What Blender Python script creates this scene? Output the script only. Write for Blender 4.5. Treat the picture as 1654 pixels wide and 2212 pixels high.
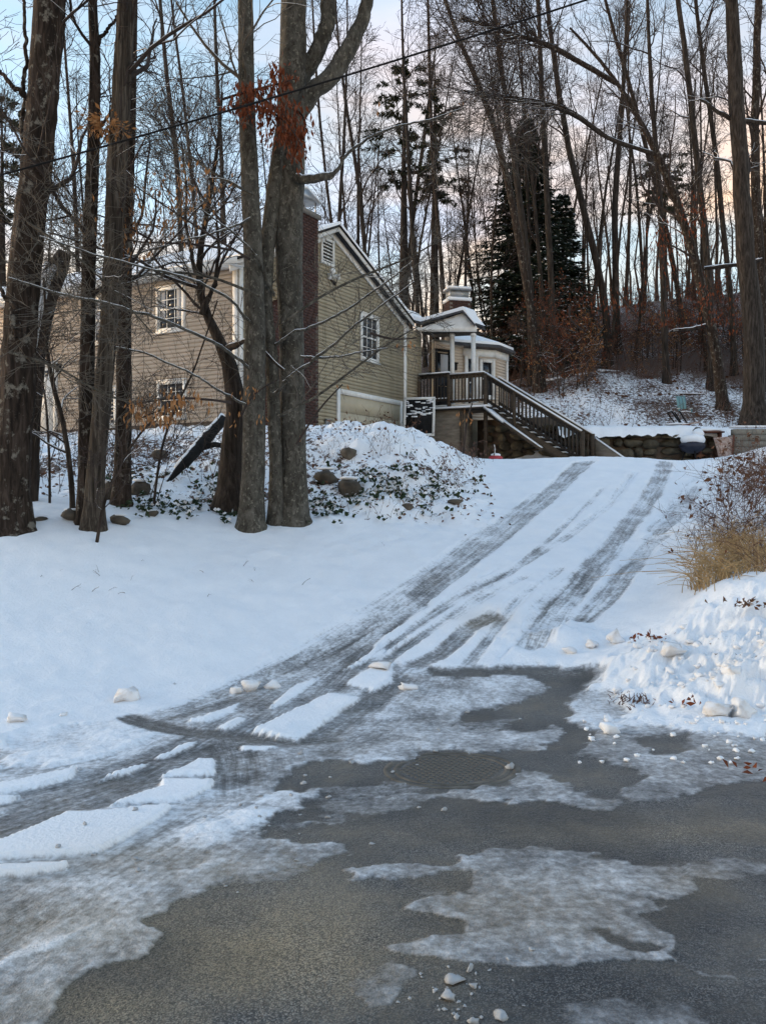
import bpy, bmesh, math, random
import numpy as np
from mathutils import Vector

for o in list(bpy.data.objects):
    bpy.data.objects.remove(o)
S = bpy.context.scene
COL = S.collection
R = math.radians

# ---------------------------------------------------------------- camera
EYE = 1.6
FP, CX, HY = 1842.0, 827.0, 1076.0        # survey scale: focal length, centre column, horizon row
cd = bpy.data.cameras.new('camera'); cam = bpy.data.objects.new('camera', cd); COL.objects.link(cam)
cam.location = (0, 0, EYE); cam.rotation_euler = (R(90), 0, 0)
cd.sensor_fit = 'VERTICAL'; cd.sensor_height = 36.0; cd.sensor_width = 27.0
cd.lens = 36.0 * FP / 2212.0
cd.shift_y = -30.0 / 2212.0
cd.clip_start = 0.05; cd.clip_end = 2000
S.camera = cam

# ---------------------------------------------------------------- sky and sun
SUN_EL, SUN_AZ = R(6.0), R(-78.0)            # low winter sun behind the house, off to the left
w = bpy.data.worlds.new('World'); S.world = w; w.use_nodes = True
nt = w.node_tree; nt.nodes.clear()
def wn(t, **k):
    n = nt.nodes.new(t)
    for a, b in k.items(): setattr(n, a, b)
    return n
sky = wn('ShaderNodeTexSky', sky_type='NISHITA', sun_disc=False, sun_elevation=SUN_EL, sun_rotation=SUN_AZ,
         altitude=200.0, air_density=1.0, dust_density=0.6, ozone_density=1.3)
tc = wn('ShaderNodeTexCoord')
mp = wn('ShaderNodeMapping'); mp.inputs['Scale'].default_value = (1.0, 1.0, 3.2); mp.inputs['Location'].default_value = (3.1, 0.4, 0.35)
n1 = wn('ShaderNodeTexNoise'); n1.inputs['Scale'].default_value = 2.3; n1.inputs['Detail'].default_value = 7; n1.inputs['Roughness'].default_value = 0.55
r1 = wn('ShaderNodeValToRGB'); r1.color_ramp.elements[0].position = 0.40; r1.color_ramp.elements[1].position = 0.66
mp2 = wn('ShaderNodeMapping'); mp2.inputs['Scale'].default_value = (1.0, 1.0, 2.6); mp2.inputs['Location'].default_value = (-1.3, 2.4, 0.9)
n2 = wn('ShaderNodeTexNoise'); n2.inputs['Scale'].default_value = 2.0; n2.inputs['Detail'].default_value = 5
r2 = wn('ShaderNodeValToRGB'); r2.color_ramp.elements[0].position = 0.40; r2.color_ramp.elements[1].position = 0.54
ccol = wn('ShaderNodeMix', data_type='RGBA')                    # cloud colour: grey blue to cream
ccol.inputs[6].default_value = (1.95, 2.8, 4.0, 1); ccol.inputs[7].default_value = (5.2, 3.2, 1.8, 1)
mixc = wn('ShaderNodeMix', data_type='RGBA')
gain = wn('ShaderNodeMix', data_type='RGBA', blend_type='MULTIPLY'); gain.inputs[0].default_value = 1.0
gain.inputs[7].default_value = (1.85, 1.85, 1.75, 1)
w.cycles.sampling_method = 'MANUAL'; w.cycles.sample_map_resolution = 512
bg = wn('ShaderNodeBackground'); bg.inputs['Strength'].default_value = 0.10
out = wn('ShaderNodeOutputWorld')
L = nt.links.new
L(tc.outputs['Generated'], mp.inputs['Vector']); L(mp.outputs[0], n1.inputs['Vector']); L(n1.outputs['Fac'], r1.inputs[0])
L(tc.outputs['Generated'], mp2.inputs['Vector']); L(mp2.outputs[0], n2.inputs['Vector']); L(n2.outputs['Fac'], r2.inputs[0])
sx = wn('ShaderNodeSeparateXYZ'); L(tc.outputs['Generated'], sx.inputs[0])
lowr = wn('ShaderNodeMapRange'); lowr.inputs[1].default_value = 0.24; lowr.inputs[2].default_value = 0.54; lowr.inputs[3].default_value = 1.0; lowr.inputs[4].default_value = 0.06; L(sx.outputs[2], lowr.inputs[0])
warm = wn('ShaderNodeMath', operation='MULTIPLY'); L(r2.outputs[0], warm.inputs[0]); L(lowr.outputs[0], warm.inputs[1])   # low clouds catch the sunset, high ones stay blue grey
wa = wn('ShaderNodeMath', operation='MULTIPLY_ADD'); wa.inputs[1].default_value = 0.28; L(lowr.outputs[0], wa.inputs[0]); L(warm.outputs[0], wa.inputs[2]); wa.use_clamp = True
L(wa.outputs[0], ccol.inputs[0]); L(sky.outputs[0], gain.inputs[6])
mk = wn('ShaderNodeMath', operation='MULTIPLY'); mk.inputs[1].default_value = 0.85
L(r1.outputs[0], mk.inputs[0])
mk2 = wn('ShaderNodeMath', operation='MULTIPLY_ADD'); mk2.inputs[1].default_value = 0.35; mk2.use_clamp = True; L(lowr.outputs[0], mk2.inputs[0]); L(mk.outputs[0], mk2.inputs[2]); L(mk2.outputs[0], mixc.inputs[0]); L(gain.outputs[2], mixc.inputs[6]); L(ccol.outputs[2], mixc.inputs[7])
L(mixc.outputs[2], bg.inputs['Color']); L(bg.outputs[0], out.inputs['Surface'])

sl = bpy.data.lights.new('sun', 'SUN'); sl.energy = 0.5; sl.angle = R(12); sl.color = (1.0, 0.86, 0.68)
so = bpy.data.objects.new('sun', sl); COL.objects.link(so)
sd = Vector((math.sin(SUN_AZ) * math.cos(SUN_EL), math.cos(SUN_AZ) * math.cos(SUN_EL), math.sin(SUN_EL)))
so.rotation_euler = (-sd).to_track_quat('-Z', 'Y').to_euler(); so.location = (0, 0, 30)

S.view_settings.view_transform = 'Standard'; S.view_settings.look = 'None'
S.view_settings.exposure = 1.7; S.view_settings.gamma = 1.0; S.view_settings.use_curve_mapping = False
S.cycles.adaptive_threshold = 0.02; S.cycles.max_bounces = 4; S.cycles.diffuse_bounces = 2; S.cycles.glossy_bounces = 2; S.cycles.transparent_max_bounces = 4

# ---------------------------------------------------------------- helpers
rng = np.random.default_rng(7); random.seed(7)
BASE = {}                                   # world position of each object's own origin

def at(px, py, Y):
    """surveyed point: column, row and distance in metres -> world"""
    return np.array([(px - CX) / FP * Y, Y, EYE + (HY - py) / FP * Y])

def norm(v):
    v = np.asarray(v, float)
    return v / np.maximum(np.linalg.norm(v, axis=-1, keepdims=True), 1e-9)

class MB:
    """collects vertices and faces of ONE mesh"""
    def __init__(self): self.v = []; self.f = []; self.n = 0
    def add(self, V, *faces):
        V = np.asarray(V, float).reshape(-1, 3)
        for F in faces: self.f.append(np.asarray(F, int) + self.n)
        self.v.append(V); self.n += len(V); return self
    def box(self, c, size, ax=None):
        a = np.eye(3) if ax is None else np.asarray(ax, float)
        h = np.asarray(size, float) / 2
        s = np.array([[-1,-1,-1],[1,-1,-1],[1,1,-1],[-1,1,-1],[-1,-1,1],[1,-1,1],[1,1,1],[-1,1,1]]) * h
        return self.add(np.asarray(c, float) + s @ a, [[0,3,2,1],[4,5,6,7],[0,1,5,4],[1,2,6,5],[2,3,7,6],[3,0,4,7]])
    def bar(self, a, b, wd, hg, up=(0, 0, 1)):
        a = np.asarray(a, float); b = np.asarray(b, float); t = norm(b - a)
        s = np.cross(t, up); s = norm(s) if np.linalg.norm(s) > 1e-6 else np.array([1., 0, 0])
        u = np.cross(s, t)
        return self.box((a + b) / 2, (np.linalg.norm(b - a), wd, hg), [t, s, u])
    def prism(self, pts, d):
        """polygon (3-D points, in order) pushed out along d"""
        P = np.asarray(pts, float); n = len(P); d = np.asarray(d, float)
        V = np.vstack([P, P + d]); i = np.arange(n); j = (i + 1) % n
        return self.add(V, i[None, ::-1], (i + n)[None, :], np.stack([i, j, j + n, i + n], 1))
    def tubes(self, P, Rd, sides=5, cap=False, jit=0.0, ridge=0.0):
        """batch of polylines P (B,N,3) with radii (B,N)"""
        P = np.asarray(P, float); Rd = np.asarray(Rd, float)
        if P.ndim == 2: P = P[None]; Rd = Rd[None]
        B, N, _ = P.shape
        if B == 0: return self
        T = norm(np.gradient(P, axis=1))
        ov = norm(P[:, -1] - P[:, 0])
        ref = np.where(np.abs(ov[:, 2:3]) > 0.8, np.array([[1., 0, 0]]), np.array([[0, 0, 1.]]))
        ref = norm(np.cross(ov, ref))[:, None, :]
        A = norm(ref - (ref * T).sum(-1, keepdims=True) * T); Bn = np.cross(T, A)
        th = np.arange(sides) * 2 * math.pi / sides
        rr = Rd[:, :, None]
        if jit: rr = rr * (1 + rng.uniform(-jit, jit, (B, N, sides)))
        else: rr = np.repeat(rr, sides, 2)
        if ridge:
            k_ = np.cumsum(rng.normal(size=(B, N, sides)), 1) * .22; k_ = k_ + rng.normal(size=(B, 1, sides)); rr = rr * (1 + ridge * np.tanh(k_) + rng.uniform(-ridge, ridge, (B, N, sides)) * .5)
        V = P[:, :, None, :] + rr[..., None] * (np.cos(th)[None, None, :, None] * A[:, :, None, :] + np.sin(th)[None, None, :, None] * Bn[:, :, None, :])
        idx = np.arange(B * N * sides).reshape(B, N, sides)
        nx = np.roll(idx, -1, 2)
        F = np.stack([idx[:, :-1], nx[:, :-1], nx[:, 1:], idx[:, 1:]], -1).reshape(-1, 4)
        fs = [F]
        if cap: fs += [idx[:, -1, :], idx[:, 0, ::-1]]
        return self.add(V.reshape(-1, 3), *fs)
    def leaves(self, P, D, size, width=0.45, fold=0.25):
        """kite leaves: base P (M,3), pointing D, length size (M,)"""
        P = np.asarray(P, float); M = len(P)
        if M == 0: return self
        D = norm(D); rd = rng.normal(size=(M, 3)); s = norm(np.cross(D, rd)); u = np.cross(s, D)
        sz = np.broadcast_to(np.asarray(size, float), (M,))[:, None]
        a = P + D * sz * 0.5 + s * sz * width * 0.5 + u * sz * fold * 0.3
        b = P + D * sz * 0.5 - s * sz * width * 0.5 + u * sz * fold * 0.3
        V = np.stack([P, a, P + D * sz, b], 1).reshape(-1, 3)
        return self.add(V, np.arange(4 * M).reshape(M, 4))
    def mesh(self, name, off=(0, 0, 0), smooth=False):
        V = np.vstack(self.v) - np.asarray(off, float)
        me = bpy.data.meshes.new(name)
        tot = np.concatenate([np.full(len(F), F.shape[1]) for F in self.f]); li = np.concatenate([F.ravel() for F in self.f])
        me.vertices.add(len(V)); me.vertices.foreach_set('co', V.astype(np.float32).ravel())
        me.loops.add(len(li)); me.loops.foreach_set('vertex_index', li.astype(np.int32))
        me.polygons.add(len(tot)); st = np.concatenate([[0], np.cumsum(tot)[:-1]])
        me.polygons.foreach_set('loop_start', st.astype(np.int32))
        if smooth: me.polygons.foreach_set('use_smooth', np.ones(len(tot), bool))
        me.update(calc_edges=True); me.validate()
        return me
    def build(self, name, mat, parent=None, smooth=False, base=None):
        if parent is not None: off = BASE[parent.name]
        elif base is not None: off = np.asarray(base, float)
        else:
            V = np.vstack(self.v); off = np.array([(V[:, 0].min() + V[:, 0].max()) / 2, (V[:, 1].min() + V[:, 1].max()) / 2, V[:, 2].min()])
        me = self.mesh(name, off, smooth); me.materials.append(mat)
        o = bpy.data.objects.new(name, me); COL.objects.link(o)
        if parent is not None: o.parent = parent
        else: o.location = off
        BASE[o.name] = off
        return o

def empty(name, loc):
    o = bpy.data.objects.new(name, None); COL.objects.link(o); o.location = loc; o.empty_display_size = 0.2
    BASE[o.name] = np.asarray(loc, float); return o
def tag(o, label, cat, group=None, kind=None):
    o['label'] = label; o['category'] = cat
    if group: o['group'] = group
    if kind: o['kind'] = kind
    return o
def piece(name, me, parent, loc, rz=None):
    """a piece sharing mesh data, placed at a world location under its parent"""
    o = bpy.data.objects.new(name, me); COL.objects.link(o); o.parent = parent
    o.location = np.asarray(loc, float) - BASE[parent.name]; BASE[o.name] = np.asarray(loc, float)
    if rz is not None: o.rotation_euler = rz
    return o
def copy_tree(src, loc, rz=0.0, sc=1.0, tilt=(0, 0)):
    c = src.copy(); COL.objects.link(c); c.location = loc; c.rotation_euler = (tilt[0], tilt[1], rz); c.scale = (sc, sc, sc)
    BASE[c.name] = np.asarray(loc, float)
    for ch in src.children:
        d = ch.copy(); COL.objects.link(d); d.parent = c
        for g in ch.children:
            e = g.copy(); COL.objects.link(e); e.parent = d
    return c

# value noise on arrays
_lat = np.random.default_rng(3).random((256, 256))
def vnoise(x, y):
    xi = np.floor(x).astype(int); yi = np.floor(y).astype(int); fx = x - xi; fy = y - yi
    fx = fx * fx * (3 - 2 * fx); fy = fy * fy * (3 - 2 * fy)
    a = _lat[xi % 256, yi % 256]; b = _lat[(xi + 1) % 256, yi % 256]; c = _lat[xi % 256, (yi + 1) % 256]; d = _lat[(xi + 1) % 256, (yi + 1) % 256]
    return (a * (1 - fx) + b * fx) * (1 - fy) + (c * (1 - fx) + d * fx) * fy
def fbm(x, y, oct=4):
    s = 0; a = 0.5; t = 0
    for i in range(oct):
        s = s + a * vnoise(x * 2**i + 17.3 * i, y * 2**i + 5.1 * i); t += a; a *= 0.5
    return s / t

# ---------------------------------------------------------------- materials
def nodes(m):
    m.use_nodes = True; t = m.node_tree; t.nodes.clear()
    o = t.nodes.new('ShaderNodeOutputMaterial'); p = t.nodes.new('ShaderNodeBsdfPrincipled')
    t.links.new(p.outputs[0], o.inputs['Surface']); return t, p
def N(t, kind, **k):
    n = t.nodes.new(kind)
    for a, b in k.items():
        if a.startswith('i_'):
            key = a[2:]; n.inputs[int(key) if key.isdigit() else key.replace('_', ' ')].default_value = b
        else: setattr(n, a, b)
    return n
def ramp(t, src, stops):
    r = t.nodes.new('ShaderNodeValToRGB'); e = r.color_ramp.elements
    while len(e) < len(stops): e.new(0.5)
    for k, (p, c) in enumerate(stops):
        e[k].position = p; e[k].color = (*c, 1) if len(c) == 3 else c
    t.links.new(src, r.inputs[0]); return r.outputs[0]
def math_(t, op, a, b=None, clamp=False):
    n = t.nodes.new('ShaderNodeMath'); n.operation = op; n.use_clamp = clamp
    for i, x in enumerate((a, b)):
        if x is None: continue
        if isinstance(x, (int, float)): n.inputs[i].default_value = x
        else: t.links.new(x, n.inputs[i])
    return n.outputs[0]
def mixrgb(t, f, a, b, mode='MIX'):
    n = t.nodes.new('ShaderNodeMix'); n.data_type = 'RGBA'; n.blend_type = mode
    for i, x in ((0, f), (6, a), (7, b)):
        if isinstance(x, (int, float)): n.inputs[i].default_value = x
        elif isinstance(x, tuple): n.inputs[i].default_value = (*x, 1)
        else: t.links.new(x, n.inputs[i])
    return n.outputs[2]
def noise(t, scale, detail=4, rough=0.5, stretch=None, coord='Object', dist=0.0, loc=None):
    c = t.nodes.new('ShaderNodeTexCoord'); src = c.outputs[coord]
    if stretch or loc:
        mpp = t.nodes.new('ShaderNodeMapping'); mpp.inputs['Scale'].default_value = stretch or (1, 1, 1)
        if loc: mpp.inputs['Location'].default_value = loc
        t.links.new(src, mpp.inputs[0]); src = mpp.outputs[0]
    n = t.nodes.new('ShaderNodeTexNoise'); n.inputs['Scale'].default_value = scale; n.inputs['Detail'].default_value = detail
    n.inputs['Roughness'].default_value = rough; n.inputs['Distortion'].default_value = dist
    t.links.new(src, n.inputs['Vector']); return n.outputs['Fac']
def bump(t, p, h, strength, dist=0.02):
    b = t.nodes.new('ShaderNodeBump'); b.inputs['Strength'].default_value = strength; b.inputs['Distance'].default_value = dist
    t.links.new(h, b.inputs['Height']); t.links.new(b.outputs[0], p.inputs['Normal'])
def rnd(t):
    return t.nodes.new('ShaderNodeObjectInfo').outputs['Random']
def simple(name, c1, c2, scale=6, rough=0.7, bmp=0.2, stretch=None, detail=5, var=0.0, metal=0.0, dist=0.01, spec=0.4):
    m = bpy.data.materials.new(name); t, p = nodes(m)
    n = noise(t, scale, detail, 0.6, stretch)
    col = ramp(t, n, [(0.32, c1), (0.68, c2)])
    if var:
        v = ramp(t, rnd(t), [(0, (1 - var,) * 3), (1, (1 + var * 0.6,) * 3)])
        col = mixrgb(t, 1.0, col, v, 'MULTIPLY')
    t.links.new(col, p.inputs['Base Color'])
    p.inputs['Roughness'].default_value = rough; p.inputs['Metallic'].default_value = metal; p.inputs['Specular IOR Level'].default_value = spec
    if bmp: bump(t, p, n, bmp, dist)
    return m

M = {}
def make_bark(name, dark, mid, light, stretch=(1, 1, 0.12), scale=18, bm=0.9, blotch=None, lich=None, dist=0.03):
    m = bpy.data.materials.new(name); t, p = nodes(m)
    n = noise(t, scale, 6, 0.65, stretch, dist=0.6)
    col = ramp(t, n, [(0.34, dark), (0.5, mid), (0.68, light)])
    if blotch:
        b = noise(t, blotch[0], 5, 0.75, (1, 1, 0.35))
        col = mixrgb(t, ramp(t, b, [(0.52, (0, 0, 0)), (0.62, (.8,) * 3)]), col, blotch[1])
    if lich:
        b = noise(t, lich[0], 5, 0.7, (1, 1, 0.8), loc=(3, 1, 7))
        col = mixrgb(t, ramp(t, b, [(0.56, (0, 0, 0)), (0.64, (1, 1, 1))]), col, lich[1])
    t.links.new(col, p.inputs['Base Color']); p.inputs['Roughness'].default_value = 0.9; p.inputs['Specular IOR Level'].default_value = 0.2
    bump(t, p, n, bm, dist); M[name] = m
make_bark('bark_brown', (0.009, 0.0065, 0.005), (0.029, 0.021, 0.0165), (0.068, 0.051, 0.042), lich=(9, (0.16, 0.15, 0.13)))
make_bark('bark_shaggy', (0.014, 0.011, 0.009), (0.05, 0.041, 0.033), (0.125, 0.108, 0.09), (1, 1, 0.06), 26, 1.0)
make_bark('bark_beech', (0.034, 0.032, 0.027), (0.070, 0.066, 0.056), (0.120, 0.113, 0.098), (1, 1, 0.5), 9, 0.35, blotch=(24, (0.026, 0.021, 0.016)), lich=(20, (0.165, 0.158, 0.132)), dist=0.012)
make_bark('bark_dark', (0.012, 0.009, 0.007), (0.035, 0.027, 0.022), (0.075, 0.06, 0.05))
make_bark('bark_wood', (0.012, 0.0095, 0.008), (0.034, 0.028, 0.024), (0.075, 0.064, 0.055), (1, 1, 0.15), 14)
M['twig'] = simple('twig', (0.020, 0.014, 0.012), (0.052, 0.038, 0.033), 8, 0.85, 0, var=0.2)
M['twig_grey'] = simple('twig_grey', (0.06, 0.052, 0.042), (0.13, 0.115, 0.095), 8, 0.85, 0)
def make_snow(name, c=(0.86, 0.88, 0.91), sc=14, b=0.35, dirt=None):
    m = bpy.data.materials.new(name); t, p = nodes(m)
    n = noise(t, sc, 6, 0.6)
    col = ramp(t, n, [(0.3, tuple(x * 0.93 for x in c)), (0.7, c)])
    if dirt:
        d = noise(t, dirt[0], 5, 0.65, loc=(2, 5, 1)); col = mixrgb(t, ramp(t, d, [(0.48, (0, 0, 0)), (0.72, (1, 1, 1))]), col, dirt[1])
    t.links.new(col, p.inputs['Base Color']); p.inputs['Roughness'].default_value = 0.65
    p.inputs['Subsurface Weight'].default_value = 0.0
    bump(t, p, n, b, 0.02); M[name] = m
make_snow('snow'); make_snow('snow_dirty', (0.82, 0.82, 0.83), 9, 0.5, (7, (0.60, 0.53, 0.45)))
make_snow('ice_chunk', (0.38, 0.395, 0.41), 20, 0.4, (12, (0.25, 0.235, 0.215)))
def make_leaf(name, a, b, sc=3):
    m = bpy.data.materials.new(name); t, p = nodes(m)
    n = noise(t, sc, 4, 0.8); t.links.new(ramp(t, n, [(0.3, a), (0.7, b)]), p.inputs['Base Color'])
    p.inputs['Roughness'].default_value = 0.75; p.inputs['Specular IOR Level'].default_value = 0.25; M[name] = m
make_leaf('leaf_rust', (0.085, 0.021, 0.009), (0.21, 0.058, 0.020), 8)
make_leaf('leaf_tan', (0.22, 0.095, 0.035), (0.42, 0.22, 0.09), 8)
make_leaf('leaf_litter', (0.05, 0.026, 0.016), (0.16, 0.075, 0.04), 9)
make_leaf('ivy_green', (0.010, 0.020, 0.008), (0.035, 0.06, 0.022), 9)
make_leaf('needle', (0.008, 0.016, 0.010), (0.026, 0.040, 0.022), 4)
make_leaf('needle_pine', (0.018, 0.026, 0.014), (0.05, 0.058, 0.03), 4)
make_leaf('straw', (0.30, 0.19, 0.09), (0.52, 0.37, 0.19), 8)
make_leaf('weed', (0.06, 0.034, 0.026), (0.17, 0.095, 0.07), 6)
# ---------------------------------------------------------------- terrain
CTRL = []
def cp(*p): CTRL.extend(p)
# road
for x in (-14, -7, -3, 0, 3, 7, 14):
    cp((x, -12, 0.0), (x, 0, 0.16), (x, 2.2, 0.13), (x, 3.4, 0.08), (x, 4.6, 0.01), (x, 5.4, -0.03))
cp((-14, 6.3, 0.0), (-8, 6.3, 0.0), (-4, 6.4, 0.0), (-1.5, 6.6, -0.03), (0.5, 6.8, -0.04), (2.5, 6.2, 0.02))
# driveway: (Y, z, x left, x right)
for Y, z, xl, xr in ((7.2, -0.01, -1.6, 1.7), (8.4, 0.13, -0.9, 2.1), (9.6, 0.40, -0.2, 2.7), (11.4, 0.83, 0.6, 3.8), (13, 1.24, 1.1, 4.6), (14.5, 1.63, 1.5, 5.4), (16, 2.03, 1.9, 6.1), (17.6, 2.36, 2.1, 6.9), (18.6, 2.44, 1.9, 7.4), (20, 2.48, 1.6, 8.0), (23, 2.58, 0.6, 8.5), (26, 2.68, 0.6, 10.0), (28.4, 2.74, 2.0, 12.0)):
    for k in (0, 0.33, 0.67, 1): cp((xl + (xr - xl) * k, Y, z))
# lawn on the left
cp((-3, 7.2, 0.08), (-1.8, 8.2, 0.22), (-6, 7.0, 0.10), (-2.7, 9, 0.48), (-2, 11.6, 1.05), (-4.8, 10.8, 1.30), (-3.75, 11.0, 1.23), (-9, 10, 1.1), (-0.7, 10.5, 0.68), (0, 11.8, 0.98), (-12, 7.5, 0.25), (-6, 9, 0.6), (-1.45, 12.2, 1.18), (-0.3, 12.6, 1.22))
# bank and mound below the house
cp((-0.6, 16.8, 3.02), (-1.6, 17, 2.95), (-0.97, 14, 1.80), (0.5, 13.6, 1.60), (0.9, 16, 2.62), (1.7, 16.4, 2.20), (0.3, 15, 2.35), (-2.2, 15, 2.1), (1.1, 14.6, 1.85), (0.9, 18.0, 2.68), (0, 20, 2.70), (0.3, 23, 2.65), (-0.4, 26, 2.70), (0.8, 28.5, 2.72), (-3.2, 19, 2.95), (-4.6, 20, 2.86), (-4.2, 17, 2.35),
   (-3.75, 21.6, 3.45), (-8.5, 24.4, 3.42), (-6.7, 17, 2.3), (-4, 14, 1.75), (-14, 12, 1.25), (-14, 20, 2.6), (-14, 27, 3.3), (-20, 30, 3.4), (-2.4, 23.0, 3.30), (-7, 13, 1.6), (-9, 30, 3.5), (-3, 30, 3.3))
# right bank
cp((2.9, 6.9, 0.20), (2.5, 5.6, 0.04), (3.6, 9, 0.74), (4.3, 11.5, 1.14), (4.9, 10.5, 1.20), (6, 12, 1.62), (7.6, 16, 2.5), (8.4, 18, 2.75), (10, 20, 3.0), (9, 8, 0.9), (12, 12, 2.0), (8, 5.2, 0.15), (14, 6, 0.3), (3.6, 6.8, 0.30), (5, 7.5, 0.55), (14, 18, 3.0), (13, 24, 3.4), (3.0, 8.0, 0.42))
# terrace above the stone wall and the wooded hill
for x in (6.3, 8, 9.6, 11, 12.5, 14): cp((x, 29.65, 2.74), (x, 30.25, 3.86), (x, 31.4, 3.98))
cp((17, 28, 3.9), (18, 32, 4.4), (13, 42, 7.9), (9.2, 40, 7.4), (17.6, 42, 7.9), (14.3, 34.5, 5.1), (10, 34, 4.9), (7.5, 37, 6.1), (5, 35, 4.7), (11, 37.5, 6.3), (11, 60, 14.5), (25, 60, 16), (40, 45, 12), (26, 35, 6.5), (26, 20, 3.6), (0, 78, 12.5), (-20, 85, 7), (-45, 60, 5), (30, 85, 19), (60, 60, 18), (-60, 20, 3), (60, 15, 4), (1, 46, 6.4), (2.5, 33, 3.4), (4.4, 31.0, 2.9), (-10, 45, 4.6), (-25, 45, 4.4), (0, 140, 16), (-60, 140, 9), (60, 140, 24), (-60, -30, 0), (60, -30, 0), (0, -60, 0))
CTRL = np.array(CTRL, float)
def _phi(r2): return np.sqrt(r2 + 0.8 ** 2)
_d2 = ((CTRL[:, None, :2] - CTRL[None, :, :2]) ** 2).sum(-1)
_n = len(CTRL)
_A = np.zeros((_n + 3, _n + 3)); _A[:_n, :_n] = _phi(_d2) - np.eye(_n) * 0.02
_A[:_n, _n] = 1; _A[:_n, _n + 1:] = CTRL[:, :2]; _A[_n, :_n] = 1; _A[_n + 1:, :_n] = CTRL[:, :2].T
_W = np.linalg.solve(_A, np.concatenate([CTRL[:, 2], np.zeros(3)]))
def terrain(x, y):
    x = np.asarray(x, float); y = np.asarray(y, float); sh = x.shape; P = np.stack([x.ravel(), y.ravel()], 1)
    out = np.empty(len(P))
    for i in range(0, len(P), 20000):
        Q = P[i:i + 20000]
        d = (Q[:, None, 0] - CTRL[None, :, 0]) ** 2 + (Q[:, None, 1] - CTRL[None, :, 1]) ** 2
        out[i:i + 20000] = _phi(d) @ _W[:_n] + _W[_n] + Q @ _W[_n + 1:]
    return out.reshape(sh)
def hz(x, y): return float(terrain(np.array([x]), np.array([y]))[0])
def hit(px, py, y0=2.0, y1=60):
    Y = np.concatenate([np.linspace(y0, 20, 900), np.linspace(20.05, y1, 500)])
    X = (px - CX) / FP * Y; zr = EYE + (HY - py) / FP * Y
    g = terrain(X, Y); m_ = zr <= g; k = int(np.argmax(m_)) if m_.any() else int(np.argmin(zr - g + 10 * (Y > 19)))
    return np.array([X[k], Y[k], g[k]])

# fan shaped sheet, finest in front of the viewer
rows = [1.9]
while rows[-1] < 8: rows.append(rows[-1] + max(rows[-1] ** 2 / 1363 * 1.9, 0.012))
while rows[-1] < 18.2: rows.append(rows[-1] + 0.06)
while rows[-1] < 33: rows.append(rows[-1] + 0.16)
while rows[-1] < 260: rows.append(rows[-1] * 1.035)
rows = np.array(rows)
U = np.concatenate([-np.geomspace(3.5, 0.57, 16), np.linspace(-0.55, 0.55, 400), np.geomspace(0.57, 3.5, 16)])
gx = rows[:, None] * U[None, :]; gy = np.repeat(rows[:, None], len(U), 1)
bx = np.stack([U * 2.6, U * 9, U * 60]); by = np.stack([np.full(len(U), 0.6), np.full(len(U), -6.0), np.full(len(U), -80.0)])
gx = np.vstack([bx[::-1], gx]); gy = np.vstack([by[::-1], gy])
gz = terrain(gx, gy)
NR, NC = gx.shape
# survey coordinates of every point of the sheet (used to lay out tracks, ice and bare asphalt on it)
yy = np.maximum(gy, 0.3); PU = CX + FP * gx / yy; PV = HY - FP * (gz - EYE) / yy
PU = np.where(gy < 1.5, -9999, PU)

def inside_sdf(poly, U_, V_):
    """signed distance (positive inside), rows weighted to ground proportions"""
    P = np.asarray(poly, float); out = np.full(U_.shape, 1e9); ins = np.zeros(U_.shape, bool); kv = 2.6
    for i in range(len(P)):
        a = P[i]; b = P[(i + 1) % len(P)]
        ex, ey = b[0] - a[0], (b[1] - a[1]) * kv
        wx, wy = U_ - a[0], (V_ - a[1]) * kv
        tt = np.clip((wx * ex + wy * ey) / (ex * ex + ey * ey + 1e-9), 0, 1)
        out = np.minimum(out, (wx - tt * ex) ** 2 + (wy - tt * ey) ** 2)
        c = ((a[1] <= V_) & (b[1] > V_)) | ((b[1] <= V_) & (a[1] > V_))
        xi = a[0] + (V_ - a[1]) / (b[1] - a[1] + 1e-12) * (b[0] - a[0])
        ins ^= c & (U_ < xi)
    d = np.sqrt(out); return np.where(ins, d, -d)
def sstep(a, b, x):
    t = np.clip((x - a) / (b - a), 0, 1); return t * t * (3 - 2 * t)

active = (PU > -1300) & (PU < 3200) & (PV > 900) & (PV < 2700) & (gy < 30)
au, av = PU[active], PV[active]; ax_, ay_ = gx[active], gy[active]
nearw = np.clip((av - 1250) / 500, 0.12, 1)
au2 = au + ((fbm(ax_ * 1.7, ay_ * 1.7, 6) - 0.5) * 100 + (fbm(ax_ * 9, ay_ * 9, 4) - 0.5) * 74) * nearw
av2 = av + ((fbm(ax_ * 1.7 + 40, ay_ * 1.7, 6) - 0.5) * 40 + (fbm(ax_ * 9 + 70, ay_ * 9, 4) - 0.5) * 30) * nearw
cover = np.ones(au.shape)
def blend(poly, val, soft=10, amt=1.0, warp=1.0):
    global cover
    u_, v_ = (au2, av2) if warp else (au + (au2 - au) * .2, av + (av2 - av) * .2)
    m = sstep(-soft, soft, inside_sdf(poly, u_, v_)) * amt
    cover = cover * (1 - m) + val * m
def ZA(*p): return [(x * .5042, 1357.4 + y * .5042) for x, y in p]
def ZQ(*p): return [(775.6 + x * .5311, 1357.4 + y * .5311) for x, y in p]
# street under grey packed slush
blend([(-400, 1590), (0, 1625), (120, 1600), (260, 1560), (330, 1550), (420, 1530), (560, 1480), (700, 1420), (760, 1400), (900, 1450), (1120, 1440), (1300, 1440), (1420, 1560), (1700, 1600), (3600, 1590), (3600, 2900), (-1700, 2900), (-1700, 1590)], 0.54, 26)
blend(ZA((-700, 640), (0, 640), (0, 470), (280, 430), (540, 395), (735, 460), (520, 540), (300, 590)), 0.80, 16)
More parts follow.
